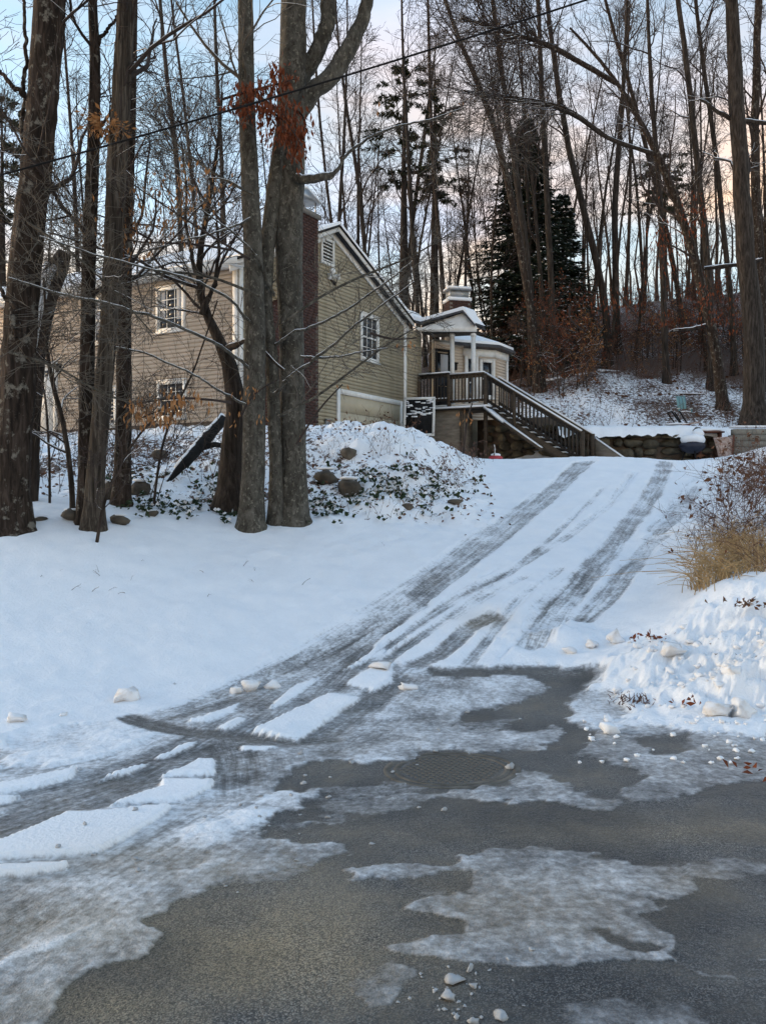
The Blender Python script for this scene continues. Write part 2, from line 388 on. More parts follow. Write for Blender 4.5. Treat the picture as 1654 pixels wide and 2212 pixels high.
# bare asphalt
blend(ZA((160, 1740), (260, 1560), (480, 1440), (720, 1340), (620, 1250), (720, 1180), (870, 1140), (930, 1080), (1150, 1040), (1480, 975), (1500, 930), (1380, 920), (1250, 930), (1100, 890), (1160, 790), (1300, 760), (1260, 720), (1400, 690), (1200, 690), (1270, 590), (1400, 570), (1600, 585)) +
      ZQ((60, 545), (180, 520), (740, 495), (800, 440), (810, 405), (560, 420), (420, 400), (400, 350), (660, 300), (770, 240), (640, 195), (580, 180), (920, 180), (960, 195), (835, 310), (830, 385), (960, 410), (960, 450), (870, 520), (970, 545), (1170, 590), (1060, 660), (1150, 715), (1350, 680), (1400, 640), (1500, 625), (5200, 640), (5200, 2900), (-1000, 2900)), 0.10, 9)
blend([(930, 1448), (1000, 1445), (1290, 1440), (1270, 1462), (1100, 1460), (950, 1466)], 0.25, 6)
# ice sheets lying on the bare asphalt
for poly, v in ((ZQ((-40, 990), (130, 955), (370, 955), (460, 940), (560, 915), (700, 900), (800, 905), (900, 920), (1040, 940), (1110, 965), (1250, 960), (1380, 965), (1400, 1010), (1370, 1075), (1300, 1110), (1150, 1080), (1260, 1130), (1130, 1150), (1180, 1210), (1240, 1240), (1270, 1310), (1300, 1350), (1100, 1350), (850, 1370), (640, 1385), (520, 1375), (400, 1350), (130, 1320), (90, 1295), (230, 1240), (370, 1240), (380, 1200), (310, 1160), (140, 1130), (260, 1065), (400, 1050), (430, 1020), (330, 985), (260, 1010), (100, 1030), (-40, 1015)), 0.48),
                (ZQ((-60, 1400), (130, 1345), (185, 1380), (170, 1440), (100, 1540), (-20, 1550)), 0.40), (ZQ((560, 640), (640, 600), (660, 560), (760, 590), (800, 610), (860, 660), (1030, 680), (1150, 720), (950, 715), (780, 710), (480, 710), (130, 690), (0, 700), (0, 680), (200, 665)), 0.50), (ZQ((100, 625), (260, 640), (120, 645)), .45),
                (ZQ((40, 370), (200, 230), (330, 195), (740, 215), (760, 250), (660, 300), (400, 345), (250, 350), (60, 375)), 0.64), (ZQ((0, 450), (180, 420), (420, 410), (560, 430), (800, 385), (800, 430), (740, 490), (640, 495), (350, 510), (200, 500), (0, 500)), 0.56), (ZQ((-60, 520), (200, 520), (180, 545), (-60, 552)), .62),
                (ZQ((1070, 650), (1170, 590), (1350, 640), (1340, 675), (1200, 670)), 0.52), (ZQ((880, 525), (960, 470), (1100, 440), (1654, 440), (5200, 440), (5200, 560), (1560, 600), (1480, 625), (1300, 640), (1160, 590), (1000, 545)), 0.48), (ZQ((1290, 1350), (1654, 1400), (1800, 1420), (1400, 1390)), 0.36), (ZQ((1590, 1320), (1754, 1315), (1754, 1345)), .46),
                (ZA((1110, 870), (1350, 830), (1480, 800), (1500, 815), (1300, 860)), .40)):
    blend(poly, v, 8)
for poly in (ZQ((260, 1020), (330, 985), (420, 1010), (410, 1060), (290, 1060)), ZQ((880, 1230), (930, 1215), (990, 1245), (1060, 1275), (1140, 1272), (1210, 1290), (1150, 1312), (1060, 1305), (960, 1270)), ZQ((1090, 430), (1330, 430), (1300, 490), (1200, 500))):
    blend(poly, 0.18, 13)
blend(ZQ((980, 215), (1100, 130), (1654, -20), (5200, -20), (5200, 420), (1654, 430), (1350, 410), (1100, 380), (980, 400), (900, 380), (850, 330)), 0.93, 14)
blend(ZQ((830, 370), (900, 270), (1060, 250), (1080, 370), (1000, 400)), 0.70, 12)
# wheel tracks: survey polyline, half width in metres, cover left in them
TR = [([(1268, 1000), (1215, 1050), (1100, 1145), (1010, 1215), (900, 1295), (800, 1375), (720, 1430), (640, 1490), (560, 1545), (480, 1598)], 0.16, 0.63),
      ([(1245, 1002), (1190, 1052), (1080, 1140), (990, 1208), (880, 1290), (770, 1372)], 0.05, 0.59),
      ([(1160, 1070), (1060, 1142), (1000, 1182), (930, 1238), (850, 1290), (740, 1360), (600, 1440), (430, 1515)], 0.12, 0.75),
      ([(900, 1310), (760, 1385), (620, 1455), (500, 1510), (330, 1556)], 0.16, 0.65),
      ([(1436, 1000), (1430, 1030), (1395, 1090), (1330, 1170), (1270, 1245), (1200, 1330), (1150, 1400)], 0.16, 0.63),
      ([(1505, 1055), (1445, 1135), (1390, 1200), (1330, 1270), (1262, 1340)], 0.13, 0.68), ([(1440, 1160), (1390, 1195), (1340, 1285), (1270, 1345)], 0.06, 0.65), ([(1530, 1020), (1480, 1050), (1400, 1150)], .05, 0.73),
      ([(1370, 1025), (1320, 1090), (1270, 1130), (1180, 1190), (1090, 1245), (1000, 1290), (900, 1355), (810, 1420), (750, 1470), (640, 1560)], 0.07, 0.74),
      ([(1130, 1250), (1040, 1300), (940, 1360), (850, 1420), (780, 1470)], 0.06, 0.73), ([(1210, 1230), (1120, 1300), (1060, 1380), (1010, 1440)], .06, 0.77), ([(1310, 1230), (1230, 1310), (1190, 1400)], .04, 0.69),
      ([(1060, 1335), (1010, 1362), (950, 1418), (900, 1440)], 0.11, 0.48), ([(850, 1470), (800, 1520), (740, 1565), (700, 1590)], 0.13, 0.43), ([(790, 1410), (700, 1500), (600, 1570), (520, 1610)], .12, 0.47),
      (ZA((560, 390), (700, 430), (900, 465), (1060, 470), (1250, 500), (1400, 480)), 0.09, 0.33), (ZA((930, 470), (700, 590), (480, 700), (250, 780), (-60, 880)), 0.19, 0.43), (ZA((880, 455), (560, 600), (300, 690), (-60, 770)), .10, 0.47), (ZA((930, 540), (690, 640), (440, 760), (200, 840)), .05, 0.55),
      (ZA((960, 480), (990, 560), (990, 660)), 0.17, 0.45), (ZA((1360, 300), (1390, 370), (1330, 480)), 0.03, 0.63), (ZA((930, 655), (700, 655), (520, 700)), .025, 0.58), (ZA((730, 770), (480, 775), (300, 800), (0, 930)), .03, 0.58), (ZA((300, 1010), (150, 1025), (-60, 1040)), .03, 0.63),
      (ZA((760, 440), (500, 560), (250, 610), (-60, 660)), .06, 0.67), (ZA((900, 800), (560, 1000), (200, 1230), (-60, 1400)), .12, 0.53), (ZA((1150, 720), (800, 900), (400, 1130), (0, 1400)), .05, 0.63)]
TR += [([(1215, 1060), (1110, 1150), (1020, 1225), (920, 1300), (830, 1370)], .05, .60), ([(1140, 1080), (1030, 1165), (920, 1250), (800, 1330), (650, 1420), (500, 1490)], .04, .66), ([(1300, 1060), (1230, 1130), (1150, 1200), (1060, 1270), (960, 1340), (860, 1410)], .05, .70), ([(1400, 1060), (1340, 1140), (1270, 1225), (1190, 1320)], .05, .64), ([(1470, 1080), (1420, 1150), (1350, 1230), (1290, 1310)], .04, .66), ([(820, 1330), (680, 1405), (520, 1480), (380, 1540)], .06, .62), ([(760, 1400), (620, 1480), (500, 1545), (420, 1585)], .07, .56), ([(960, 1400), (880, 1450), (800, 1500)], .06, .60)]
ghit = {}
best = np.full(au.shape, 1e9); TS = np.zeros(au.shape); TD = np.zeros(au.shape); trk = np.zeros(au.shape)
wig = (fbm(ax_ * 5, ay_ * 5, 4) - .5) * .10
for pl, wd, val in TR:
    P = np.array([hit(a, b, 2.0, 24)[:2] for a, b in pl]); d = np.full(au.shape, 1e9); sg_ = np.zeros(au.shape); s_ = np.zeros(au.shape); acc = 0.0
    q = np.linspace(0, len(P) - 1, len(P) * 4); P = np.stack([np.interp(q, np.arange(len(P)), P[:, k]) for k in (0, 1)], 1)
    for _ in range(3): P[1:-1] = P[1:-1] * .5 + (P[:-2] + P[2:]) * .25
    for k in range(len(P) - 1):
        a, b = P[k], P[k + 1]; e = b - a; ln = math.hypot(*e)
        if ln < 1e-5: continue
        wx, wy = ax_ - a[0], ay_ - a[1]; tt = np.clip((wx * e[0] + wy * e[1]) / (ln * ln), 0, 1)
        dx, dy = wx - tt * e[0], wy - tt * e[1]; dd = np.sqrt(dx * dx + dy * dy); m = dd < d
        d = np.where(m, dd, d); sg_ = np.where(m, (wx * e[1] - wy * e[0]) / ln, sg_); s_ = np.where(m, acc + tt * ln, s_); acc += ln
    m = 1 - sstep(wd * .72, wd * 1.25 + .02, d + wig * np.minimum(1, wd * 6))
    ridge_ = np.exp(-((d - wd * 1.25) / .05) ** 2) * .04
    cover = np.where(val < cover, cover * (1 - m) + val * m, cover) + ridge_ * (cover > .5); trk = np.maximum(trk, m)
    nb_ = d / wd < best; best = np.where(nb_, d / wd, best); TS = np.where(nb_, s_ + wd * 50, TS); TD = np.where(nb_, sg_, TD)
# bright snow that no wheel touched
for poly in (ZA((-60, 955), (0, 935), (290, 815), (720, 775), (700, 800), (560, 890), (430, 960), (250, 985), (0, 1005), (-60, 1010)), ZA((-60, 1048), (0, 1045), (290, 1020), (270, 1040), (0, 1080), (-60, 1085)), ZA((470, 770), (690, 690), (690, 662), (925, 660), (900, 690), (780, 745), (600, 765)), ZA((680, 645), (850, 565), (910, 565), (920, 625), (800, 640)),
             ZA((400, 665), (560, 600), (640, 580), (560, 625)), ZA((-60, 690), (0, 680), (345, 605), (300, 650), (170, 690), (0, 715), (-60, 720)), ZA((660, 560), (800, 495), (830, 490), (800, 520), (690, 560)), ZA((-40, 740), (100, 730), (40, 755), (-40, 762)), ZA((1075, 455), (1410, 285), (1540, 310), (1280, 485), (1200, 480)), ZA((800, 410), (1030, 325), (1000, 360), (880, 410)),
             ZA((920, 440), (1020, 390), (1050, 395), (980, 440)), ZA((1030, 505), (1200, 515), (1110, 530), (1040, 525)), ZA((1150, 350), (1260, 255), (1360, 215), (1290, 280), (1180, 345)), ZA((1470, 185), (1654, 60), (1654, 110), (1560, 150)), ZA((1480, 240), (1600, 170), (1680, 160), (1680, 235), (1600, 270))):
    blend(poly, 0.97, 5, 1.0, 0)
for poly, v in ((ZA((740, 900), (960, 800), (1150, 760), (1130, 830), (960, 900), (760, 960)), .72), (ZA((-60, 1480), (240, 1330), (430, 1270), (240, 1390), (-60, 1520)), .74), (ZA((1100, 700), (1400, 690), (1270, 760), (1110, 740)), .70), (ZA((700, 1050), (960, 960), (1000, 990), (760, 1060)), .68), (ZA((1200, 610), (1380, 570), (1400, 560), (1250, 590)), .70)):
    blend(poly, v, 14)
drv_s = inside_sdf([(1080, 1000), (1540, 1000), (1440, 1200), (1300, 1400), (1280, 1440), (940, 1450), (700, 1440), (300, 1560), (560, 1450), (800, 1330), (980, 1180)], au, av)
churn = sstep(-10, 60, drv_s)
cover -= 0.26 * churn * sstep(0.46, 0.72, fbm(TD * 5 + 9, TS * 0.5, 4)) * sstep(1080, 1330, av) * (cover > .5)
sl_m = sstep(.25, .42, cover) * (1 - sstep(.74, .9, cover))
cover = cover + sl_m * ((fbm(ax_ * 3.3 + 11, ay_ * 3.3, 5) - .5) * .34 + (fbm(ax_ * 14, ay_ * 14 + 5, 3) - .5) * .20)
bare_m = 1 - sstep(.16, .3, cover)
cover = cover + bare_m * .32 * sstep(.62, .74, fbm(ax_ * 1.5 + 31, ay_ * 2.6 + 3, 5))
COVER = np.where(gy < 5.4, .14 + .5 * sstep(.5, .7, fbm(gx * .8, gy * .8, 4)), 1.0); COVER[active] = cover
TRK = np.zeros(gx.shape); TRK[active] = np.maximum(trk, np.maximum(churn * 0.55, 0.7 * (cover < .78) * (cover > .3) * np.exp(-(np.minimum(best, 50) / 5) ** 2) * (ax_ < .8)))
TSA = np.zeros(gx.shape); TSA[active] = TS; TDA = np.zeros(gx.shape); TDA[active] = TD
# sandy tint
SAND = np.zeros(gx.shape)
sand = np.zeros(au.shape)
for cx_, cy_, rx_, ry_, a_ in ((500, 2060, 420, 130, 1.0), (200, 2170, 300, 80, 1.0), (150, 2000, 380, 140, 0.95), (1130, 1960, 300, 90, 0.75), (330, 1880, 360, 80, 0.7), (1450, 1800, 300, 40, 0.5), (1480, 1900, 120, 40, 0.6), (1200, 1800, 500, 60, 0.35), (1050, 1345, 60, 25, 0.8)):
    sand = np.maximum(sand, a_ * np.exp(-(((au - cx_) / rx_) ** 2 + ((av - cy_) / ry_) ** 2)))
SAND[active] = sand
# leaf litter and bare soil showing through the thin snow of bank and woods
LIT = np.zeros(gx.shape)
bank = sstep(12.2, 13.2, gy) * (gx < 2.2) * (1 - sstep(1.2, 2.2, gx)) * (gy < 40)
PAT = sstep(.35, .68, fbm(gx * .55 + 20, gy * .55, 4))
LIT = np.maximum(LIT, bank * (0.22 + .42 * PAT) + bank * .12 * (gx < -2.5))
LIT = np.maximum(LIT, sstep(31.5, 34, gy) * (0.46 + 0.45 * PAT + 0.40 * sstep(37, 43, gy)) * (gx > 1))
LIT = np.maximum(LIT, sstep(3.2, 4.6, gx) * sstep(8.5, 10, gy) * sstep(-0.4, 0.4, gx - (3.6 + (gy - 11) * 0.48)) * (gy < 28) * 0.5)
LIT = np.maximum(LIT, sstep(36, 46, gy) * (.6 + .4 * PAT))
LIT = np.maximum(LIT, .30 * np.exp(-(((gx - 2.6) / 1.1) ** 2 + ((gy - 7.1) / 1.0) ** 2)) * PAT)
# relief of the snow itself
lawnm = sstep(0.75, 0.95, COVER)
gz = gz + lawnm * ((fbm(gx * 0.9, gy * 0.9, 3) - 0.5) * 0.07 + (fbm(gx * 4, gy * 4, 3) - 0.5) * 0.045) * (gy > 5)
gz = gz + 0.010 * sstep(0.3, 0.7, COVER) + 0.024 * sstep(0.7, 0.95, COVER)
bl = bank * (fbm(gx * 1.6 + 3, gy * 1.6, 4) - 0.5) * 0.34; gz = gz + bl
gz = gz + bank * ((fbm(gx * 5 + 8, gy * 5, 3) - .5) * .14)
gz = gz + (gy > 32) * (fbm(gx * 0.8, gy * 0.8, 4) - 0.5) * 0.5
# ploughed heap at the right of the street
def heap(cx_, cy_, rx_, ry_, h, seed):
    global gz
    m = np.exp(-(((gx - cx_) / rx_) ** 2 + ((gy - cy_) / ry_) ** 2) ** 1.4)
    gz = gz + m * h * (0.45 + 1.1 * fbm(gx * 4.5 + seed, gy * 4.5, 4))
heap(2.75, 6.5, 0.50, 0.30, 0.11, 1); heap(3.5, 8.2, 0.5, 0.5, 0.16, 8); heap(2.2, 7.4, 0.35, 0.3, 0.07, 4); heap(3.4, 6.7, 0.5, 0.45, 0.13, 13); heap(1.75, 8.6, 0.4, 0.22, 0.08, 21)
hm = np.exp(-(((gx - 3.0) / 1.15) ** 2 + ((gy - 7.0) / 1.25) ** 2) ** 2); hm = np.maximum(hm, .7 * np.exp(-(((gx - 1.7) / .6) ** 2 + ((gy - 8.6) / .35) ** 2)))
hm = hm * sstep(.6, .85, COVER)
cr = np.abs(fbm(gx * 5 + 3, gy * 5, 5) - .5) * 2; cr2 = np.abs(fbm(gx * 13 + 7, gy * 13, 3) - .5) * 2
gz = gz + hm * ((.42 - cr) * .17 + (.4 - cr2) * .05)
LUMP = np.exp(-(((gx - 2.9) / 0.9) ** 2 + ((gy - 6.8) / 0.9) ** 2))
SAND = np.maximum(SAND, LUMP * (.15 + .5 * fbm(gx * 2.5, gy * 2.5, 3)))

mg = bpy.data.materials.new('winter_ground'); t, p = nodes(mg)
def attr(nm):
    a = t.nodes.new('ShaderNodeAttribute'); a.attribute_name = nm; return a.outputs['Fac']
cov, san, lit, tra = attr('cover'), attr('sand'), attr('litter'), attr('track')
tcn = N(t, 'ShaderNodeTexCoord')
def nz(scale, detail, rough=0.6, vec=None):
    n = N(t, 'ShaderNodeTexNoise', i_Scale=float(scale), i_Detail=float(detail), i_Roughness=rough)
    n.noise_dimensions = '2D' if vec is None else '3D'
    t.links.new(vec or tcn.outputs['Object'], n.inputs['Vector']); return n.outputs['Fac']
nA = nz(2.6, 6, 0.7); nB = nz(22, 4, 0.7)
cmb = N(t, 'ShaderNodeCombineXYZ'); t.links.new(math_(t, 'MULTIPLY', attr('td'), 24.0), cmb.inputs[0]); t.links.new(math_(t, 'MULTIPLY', attr('ts'), 1.3), cmb.inputs[1])
sn = N(t, 'ShaderNodeTexNoise', i_Scale=1.0, i_Detail=4.0, i_Roughness=0.7); sn.noise_dimensions = '2D'; t.links.new(cmb.outputs[0], sn.inputs['Vector']); sn = sn.outputs['Fac']
jit = math_(t, 'ADD', math_(t, 'MULTIPLY', math_(t, 'SUBTRACT', nA, 0.5), 0.16), math_(t, 'MULTIPLY', math_(t, 'SUBTRACT', nB, 0.5), 0.44))
jit = math_(t, 'ADD', jit, math_(t, 'MULTIPLY', math_(t, 'MULTIPLY', math_(t, 'SUBTRACT', sn, 0.5), 0.55), tra))
trd = math_(t, 'SINE', math_(t, 'ADD', math_(t, 'MULTIPLY', attr('ts'), 95.0), math_(t, 'MULTIPLY', math_(t, 'ABSOLUTE', attr('td')), 60.0)))
jit = math_(t, 'ADD', jit, math_(t, 'MULTIPLY', math_(t, 'MULTIPLY', trd, tra), 0.018))
c2 = math_(t, 'ADD', cov, jit)
ice_f = ramp(t, c2, [(0.26, (0, 0, 0)), (0.38, (.42,) * 3), (0.58, (1, 1, 1))]); snow_f = ramp(t, c2, [(0.60, (0, 0, 0)), (0.84, (1, 1, 1))])
vor = N(t, 'ShaderNodeTexVoronoi', i_Scale=230.0); vor.voronoi_dimensions = '2D'; t.links.new(tcn.outputs['Object'], vor.inputs['Vector'])
asp = ramp(t, vor.outputs['Color'], [(0.25, (0.018, 0.018, 0.0185)), (0.55, (0.046, 0.0455, 0.0455)), (0.8, (0.17, 0.162, 0.15))])
asp = mixrgb(t, ramp(t, nA, [(0.36, (0, 0, 0)), (0.66, (0.8,) * 3)]), asp, mixrgb(t, nB, (0.045, 0.042, 0.037), (0.125, 0.115, 0.10)))
asp_s = mixrgb(t, ramp(t, vor.outputs['Color'], [(0.25, (0, 0, 0)), (0.8, (1, 1, 1))]), (0.065, 0.049, 0.029), (0.25, 0.194, 0.118))
sf = math_(t, 'MULTIPLY', math_(t, 'ADD', san, math_(t, 'MULTIPLY', math_(t, 'SUBTRACT', nA, 0.5), 1.0)), 0.85, True)
asp = mixrgb(t, sf, asp, asp_s)
nC = nz(0.8, 4, 0.62); asp = mixrgb(t, 1.0, asp, ramp(t, nC, [(0.34, (0.75, 0.76, 0.78)), (0.5, (1.3,) * 3), (0.68, (1.9, 1.85, 1.75))]), 'MULTIPLY')
slush = ramp(t, math_(t, 'ADD', math_(t, 'MULTIPLY', c2, 0.6), math_(t, 'ADD', math_(t, 'MULTIPLY', nB, 0.2), math_(t, 'MULTIPLY', nA, 0.2))), [(0.34, (0.14, 0.139, 0.138)), (0.50, (0.33, 0.332, 0.34)), (0.66, (0.62, 0.64, 0.67))])
slush = mixrgb(t, math_(t, 'MULTIPLY', sf, 0.8), slush, mixrgb(t, nB, (0.30, 0.235, 0.165), (0.62, 0.535, 0.43)))
snowc = ramp(t, nA, [(0.3, (0.81, 0.84, 0.88)), (0.7, (0.88, 0.90, 0.93))])
snowc = mixrgb(t, math_(t, 'MULTIPLY', san, 0.8), snowc, (0.76, 0.69, 0.62))
col = mixrgb(t, ice_f, asp, slush); col = mixrgb(t, snow_f, col, snowc)
nl = nz(7.0, 5, 0.72)                                                # litter poking through
lf = math_(t, 'ADD', math_(t, 'MULTIPLY', nl, 0.75), math_(t, 'MULTIPLY', nB, 0.25))
lf = math_(t, 'ADD', lf, math_(t, 'MULTIPLY', math_(t, 'SUBTRACT', lit, 0.5), 0.34))
lfac = ramp(t, lf, [(0.535, (0, 0, 0)), (0.575, (1, 1, 1))])
lfac = math_(t, 'MULTIPLY', lfac, ramp(t, lit, [(0.05, (0, 0, 0)), (0.2, (1, 1, 1))]))
litc = mixrgb(t, nB, (0.02, 0.013, 0.009), (0.14, 0.075, 0.045))
col = mixrgb(t, lfac, col, litc); t.links.new(col, p.inputs['Base Color'])
rg = mixrgb(t, ice_f, (0.50,) * 3, (0.34,) * 3); rg = mixrgb(t, snow_f, rg, (0.7,) * 3); t.links.new(rg, p.inputs['Roughness'])
nBu = nz(34, 3, 0.7)
bh = math_(t, 'ADD', math_(t, 'MULTIPLY', nBu, 0.8), math_(t, 'MULTIPLY', cov, 0.6))
bump(t, p, bh, 0.5, 0.022)

Vg = np.stack([gx, gy, gz], -1)
ng = np.cross(np.gradient(Vg, axis=1), np.gradient(Vg, axis=0)); ng = norm(ng); ng[ng[..., 2] < 0] *= -1
idx = np.arange(NR * NC).reshape(NR, NC)
F = np.stack([idx[:-1, :-1], idx[:-1, 1:], idx[1:, 1:], idx[1:, :-1]], -1)
fcx = (gx[:-1, :-1] + gx[1:, 1:]) / 2; fcy = (gy[:-1, :-1] + gy[1:, 1:]) / 2
edge = np.interp(fcx, [-60, -8, -4, -1.5, 0.6, 1.9, 2.3, 3.0, 8, 60], [6.0, 6.0, 6.1, 7.0, 7.4, 7.3, 6.0, 5.6, 5.2, 5.0])
is_road = fcy < edge
dxl = np.interp(fcy, [7, 8.4, 9.6, 11.4, 13, 16, 18, 20, 23, 28.6], [-1.7, -0.95, -0.25, 0.6, 1.1, 1.95, 2.0, 1.6, 0.6, 2.0])
dxr = np.interp(fcy, [7, 8.4, 9.6, 11.4, 13, 16, 18, 20, 26, 28.6], [1.7, 2.15, 2.8, 3.9, 4.7, 6.2, 7.1, 8.0, 10, 12])
is_drv = (~is_road) & (fcx > dxl) & (fcx < dxr) & (fcy < 28.6)
def sheet(name, mask):
    f = F[mask]; used = np.unique(f); remap = np.full(NR * NC, -1); remap[used] = np.arange(len(used))
    mb = MB(); mb.add(Vg.reshape(-1, 3)[used], remap[f]); me = mb.mesh(name, smooth=True)
    for nm, arr in (('cover', COVER), ('sand', SAND), ('litter', LIT), ('track', TRK), ('ts', TSA), ('td', TDA)):
        a = me.attributes.new(nm, 'FLOAT', 'POINT'); a.data.foreach_set('value', arr.ravel()[used].astype(np.float32))
    me.normals_split_custom_set_from_vertices(ng.reshape(-1, 3)[used].tolist())
    me.materials.append(mg); o = bpy.data.objects.new(name, me); COL.objects.link(o); o['kind'] = 'structure'; BASE[o.name] = np.zeros(3)
    return o
road = sheet('road', is_road); drive = sheet('driveway', is_drv); ground = sheet('ground', ~(is_road | is_drv))
_gi = {}
def hit2(px, py, y0=2.0, y1=60):
    c = hit(px, py, y0, y1); c[2] = ground_z(c[0], c[1]); return c
def ground_z(x, y):
    """height of the finished sheet (nearest grid point)"""
    r = int(np.clip(np.searchsorted(rows, y), 1, len(rows) - 1)); c = int(np.clip(np.searchsorted(U, x / max(y, 0.1)), 0, NC - 1))
    return float(gz[r + 3 - 1, c])
# ---------------------------------------------------------------- house
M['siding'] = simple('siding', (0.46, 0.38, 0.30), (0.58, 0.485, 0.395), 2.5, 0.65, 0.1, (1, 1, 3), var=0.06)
def make_siding2():  # darker, more olive tan than the front wall, for gable and entry wing boards
    m = bpy.data.materials.new('siding_olive'); t, p = nodes(m)
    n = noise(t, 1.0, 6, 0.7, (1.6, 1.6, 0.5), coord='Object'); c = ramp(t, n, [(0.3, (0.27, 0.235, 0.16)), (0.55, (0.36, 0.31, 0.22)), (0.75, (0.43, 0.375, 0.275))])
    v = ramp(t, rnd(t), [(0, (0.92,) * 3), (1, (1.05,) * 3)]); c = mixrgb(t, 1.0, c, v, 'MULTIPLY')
    t.links.new(c, p.inputs['Base Color']); p.inputs['Roughness'].default_value = 0.7; M['siding_olive'] = m
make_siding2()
M['trim'] = simple('trim', (0.62, 0.61, 0.58), (0.76, 0.75, 0.72), 5, 0.55, 0.08)
M['sheath'] = simple('sheath', (0.16, 0.14, 0.10), (0.22, 0.19, 0.14), 4, 0.8, 0)
M['shingle'] = simple('shingle', (0.03, 0.03, 0.034), (0.075, 0.075, 0.08), 12, 0.9, 0.3)
M['brick'] = simple('brick', (0.032, 0.015, 0.012), (0.085, 0.036, 0.027), 14, 0.85, 0.3, var=0.35)
M['mortar'] = simple('mortar', (0.13, 0.115, 0.10), (0.21, 0.19, 0.165), 20, 0.9, 0.2)
M['foundation'] = simple('foundation', (0.09, 0.065, 0.045), (0.16, 0.12, 0.09), 5, 0.9, 0.3)
M['door_panel'] = simple('door_panel', (0.40, 0.35, 0.25), (0.48, 0.42, 0.31), 2, 0.6, 0.05)
M['metal'] = simple('metal', (0.25, 0.26, 0.27), (0.38, 0.39, 0.40), 6, 0.45, 0.1, metal=0.7)
M['black'] = simple('black', (0.006, 0.006, 0.0065), (0.016, 0.016, 0.017), 6, 0.85, 0.05, spec=.2)
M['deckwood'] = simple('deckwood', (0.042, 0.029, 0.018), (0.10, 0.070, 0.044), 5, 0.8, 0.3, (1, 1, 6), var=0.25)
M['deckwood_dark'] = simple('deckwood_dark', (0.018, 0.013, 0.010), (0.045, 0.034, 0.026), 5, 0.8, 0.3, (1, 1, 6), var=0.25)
M['plywood'] = simple('plywood', (0.12, 0.095, 0.07), (0.22, 0.18, 0.135), 3, 0.8, 0.2, (1, 1, 4))
M['stone'] = simple('stone', (0.05, 0.042, 0.027), (0.13, 0.108, 0.072), 7, 0.9, 0.5, var=0.35, dist=0.03)
M['rock'] = simple('rock', (0.05, 0.043, 0.034), (0.13, 0.11, 0.085), 6, 0.9, 0.6, var=0.3, dist=0.03)
M['curtain'] = simple('curtain', (0.30, 0.31, 0.33), (0.45, 0.46, 0.48), 3, 0.9, 0.1, (6, 6, 0.5))
m = bpy.data.materials.new('glass_dark'); t, p = nodes(m); M['glass'] = m
n = noise(t, 1.5, 3, 0.5); t.links.new(ramp(t, n, [(0.35, (0.006, 0.007, 0.009)), (0.7, (0.035, 0.038, 0.045))]), p.inputs['Base Color'])
p.inputs['Roughness'].default_value = 0.06; p.inputs['Specular IOR Level'].default_value = 0.5

AL = R(30.0)
LD = np.array([-math.cos(AL), math.sin(AL), 0.0]); GD = np.array([math.sin(AL), math.cos(AL), 0.0]); UP = np.array([0, 0, 1.0])
NL, NG = -GD, -LD                              # outward normals of the long front wall and of the gable wall
C0 = np.array([-3.73, 22.0, 0.0])
def wl(s, z, o=0.0): return C0 + LD * s + UP * z + NL * o
def wg(t_, z, o=0.0): return C0 + GD * t_ + UP * z + NG * o
def on_line(px, py, P0, D):
    k = (px - CX) / FP; s = (k * P0[1] - P0[0]) / (D[0] - k * D[1]); return s, EYE + (HY - py) / FP * (P0[1] + D[1] * s)
AXL = [LD, -NL, UP]; AXG = [GD, -NG, UP]
ZB, ZE, TR_, TE = 3.62, 7.80, 4.35, 8.95      # siding foot, eave height, ridge position, gable width
ZR = ZE + 1.95; SL = 17.0
house = empty('house', C0 + np.array([0, 0, ZB]))
tag(house, 'two storey tan clapboard house with snowy roof and brick chimney above the driveway', 'house')
# solid wall cores with their clapboards
b = MB(); b.prism([wl(0.0, 2.4, -0.02), wl(SL, 2.4, -0.02), wl(SL, ZE, -0.02), wl(0.0, ZE, -0.02)], -NL * 0.18); wall_l = b.build('wall', M['sheath'], house)
b = MB(); b.prism([wg(0.02, 2.4, -0.02), wg(TE, 2.4, -0.02), wg(TE, ZE, -0.02), wg(TR_, ZR, -0.02), wg(0.02, ZE, -0.02)], -NG * 0.18); wall_g = b.build('wall', M['sheath'], house)
EXPO = 0.112
def board(length, dirv, nv, h=EXPO):
    mb = MB(); a = np.zeros(3); e = dirv * length; d0 = nv * 0.004; d1 = nv * 0.030
    V = [a, e, e + d1 , a + d1, a + UP * (h + .01), e + UP * (h + .01), e + UP * (h + .01) + d0, a + UP * (h + .01) + d0]
    mb.add(V, [[0, 3, 2, 1], [4, 5, 6, 7], [0, 1, 5, 4], [1, 2, 6, 5], [2, 3, 7, 6], [3, 0, 4, 7]]); return mb
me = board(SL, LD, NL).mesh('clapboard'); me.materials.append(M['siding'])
k = 0; z = ZB
while z < ZE - 0.15:
    piece('clapboard', me, wall_l, wl(0, z)); z += EXPO
me2 = board(TE, GD, NG).mesh('clapboard_gable'); me2.materials.append(M['siding_olive'])
z = 2.7
while z < ZR - 0.1:
    if z + EXPO < ZE: piece('clapboard', me2, wall_g, wg(0, z))
    else:
        f = (z + EXPO - ZE) / (ZR - ZE); t0 = TR_ * f + 0.03; t1 = TE - (TE - TR_) * f - 0.03
        if t1 - t0 > 0.2:
            mm = board(t1 - t0, GD, NG).mesh('clapboard_gable'); mm.materials.append(M['siding_olive']); piece('clapboard', mm, wall_g, wg(t0, z))
    z += EXPO
b = MB(); b.prism([wl(-0.01, 2.3, 0.012), wl(SL, 2.3, 0.012), wl(SL, ZB - .005, 0.012), wl(-0.01, ZB - .005, 0.012)], -NL * 0.1); b.build('foundation', M['foundation'], house)
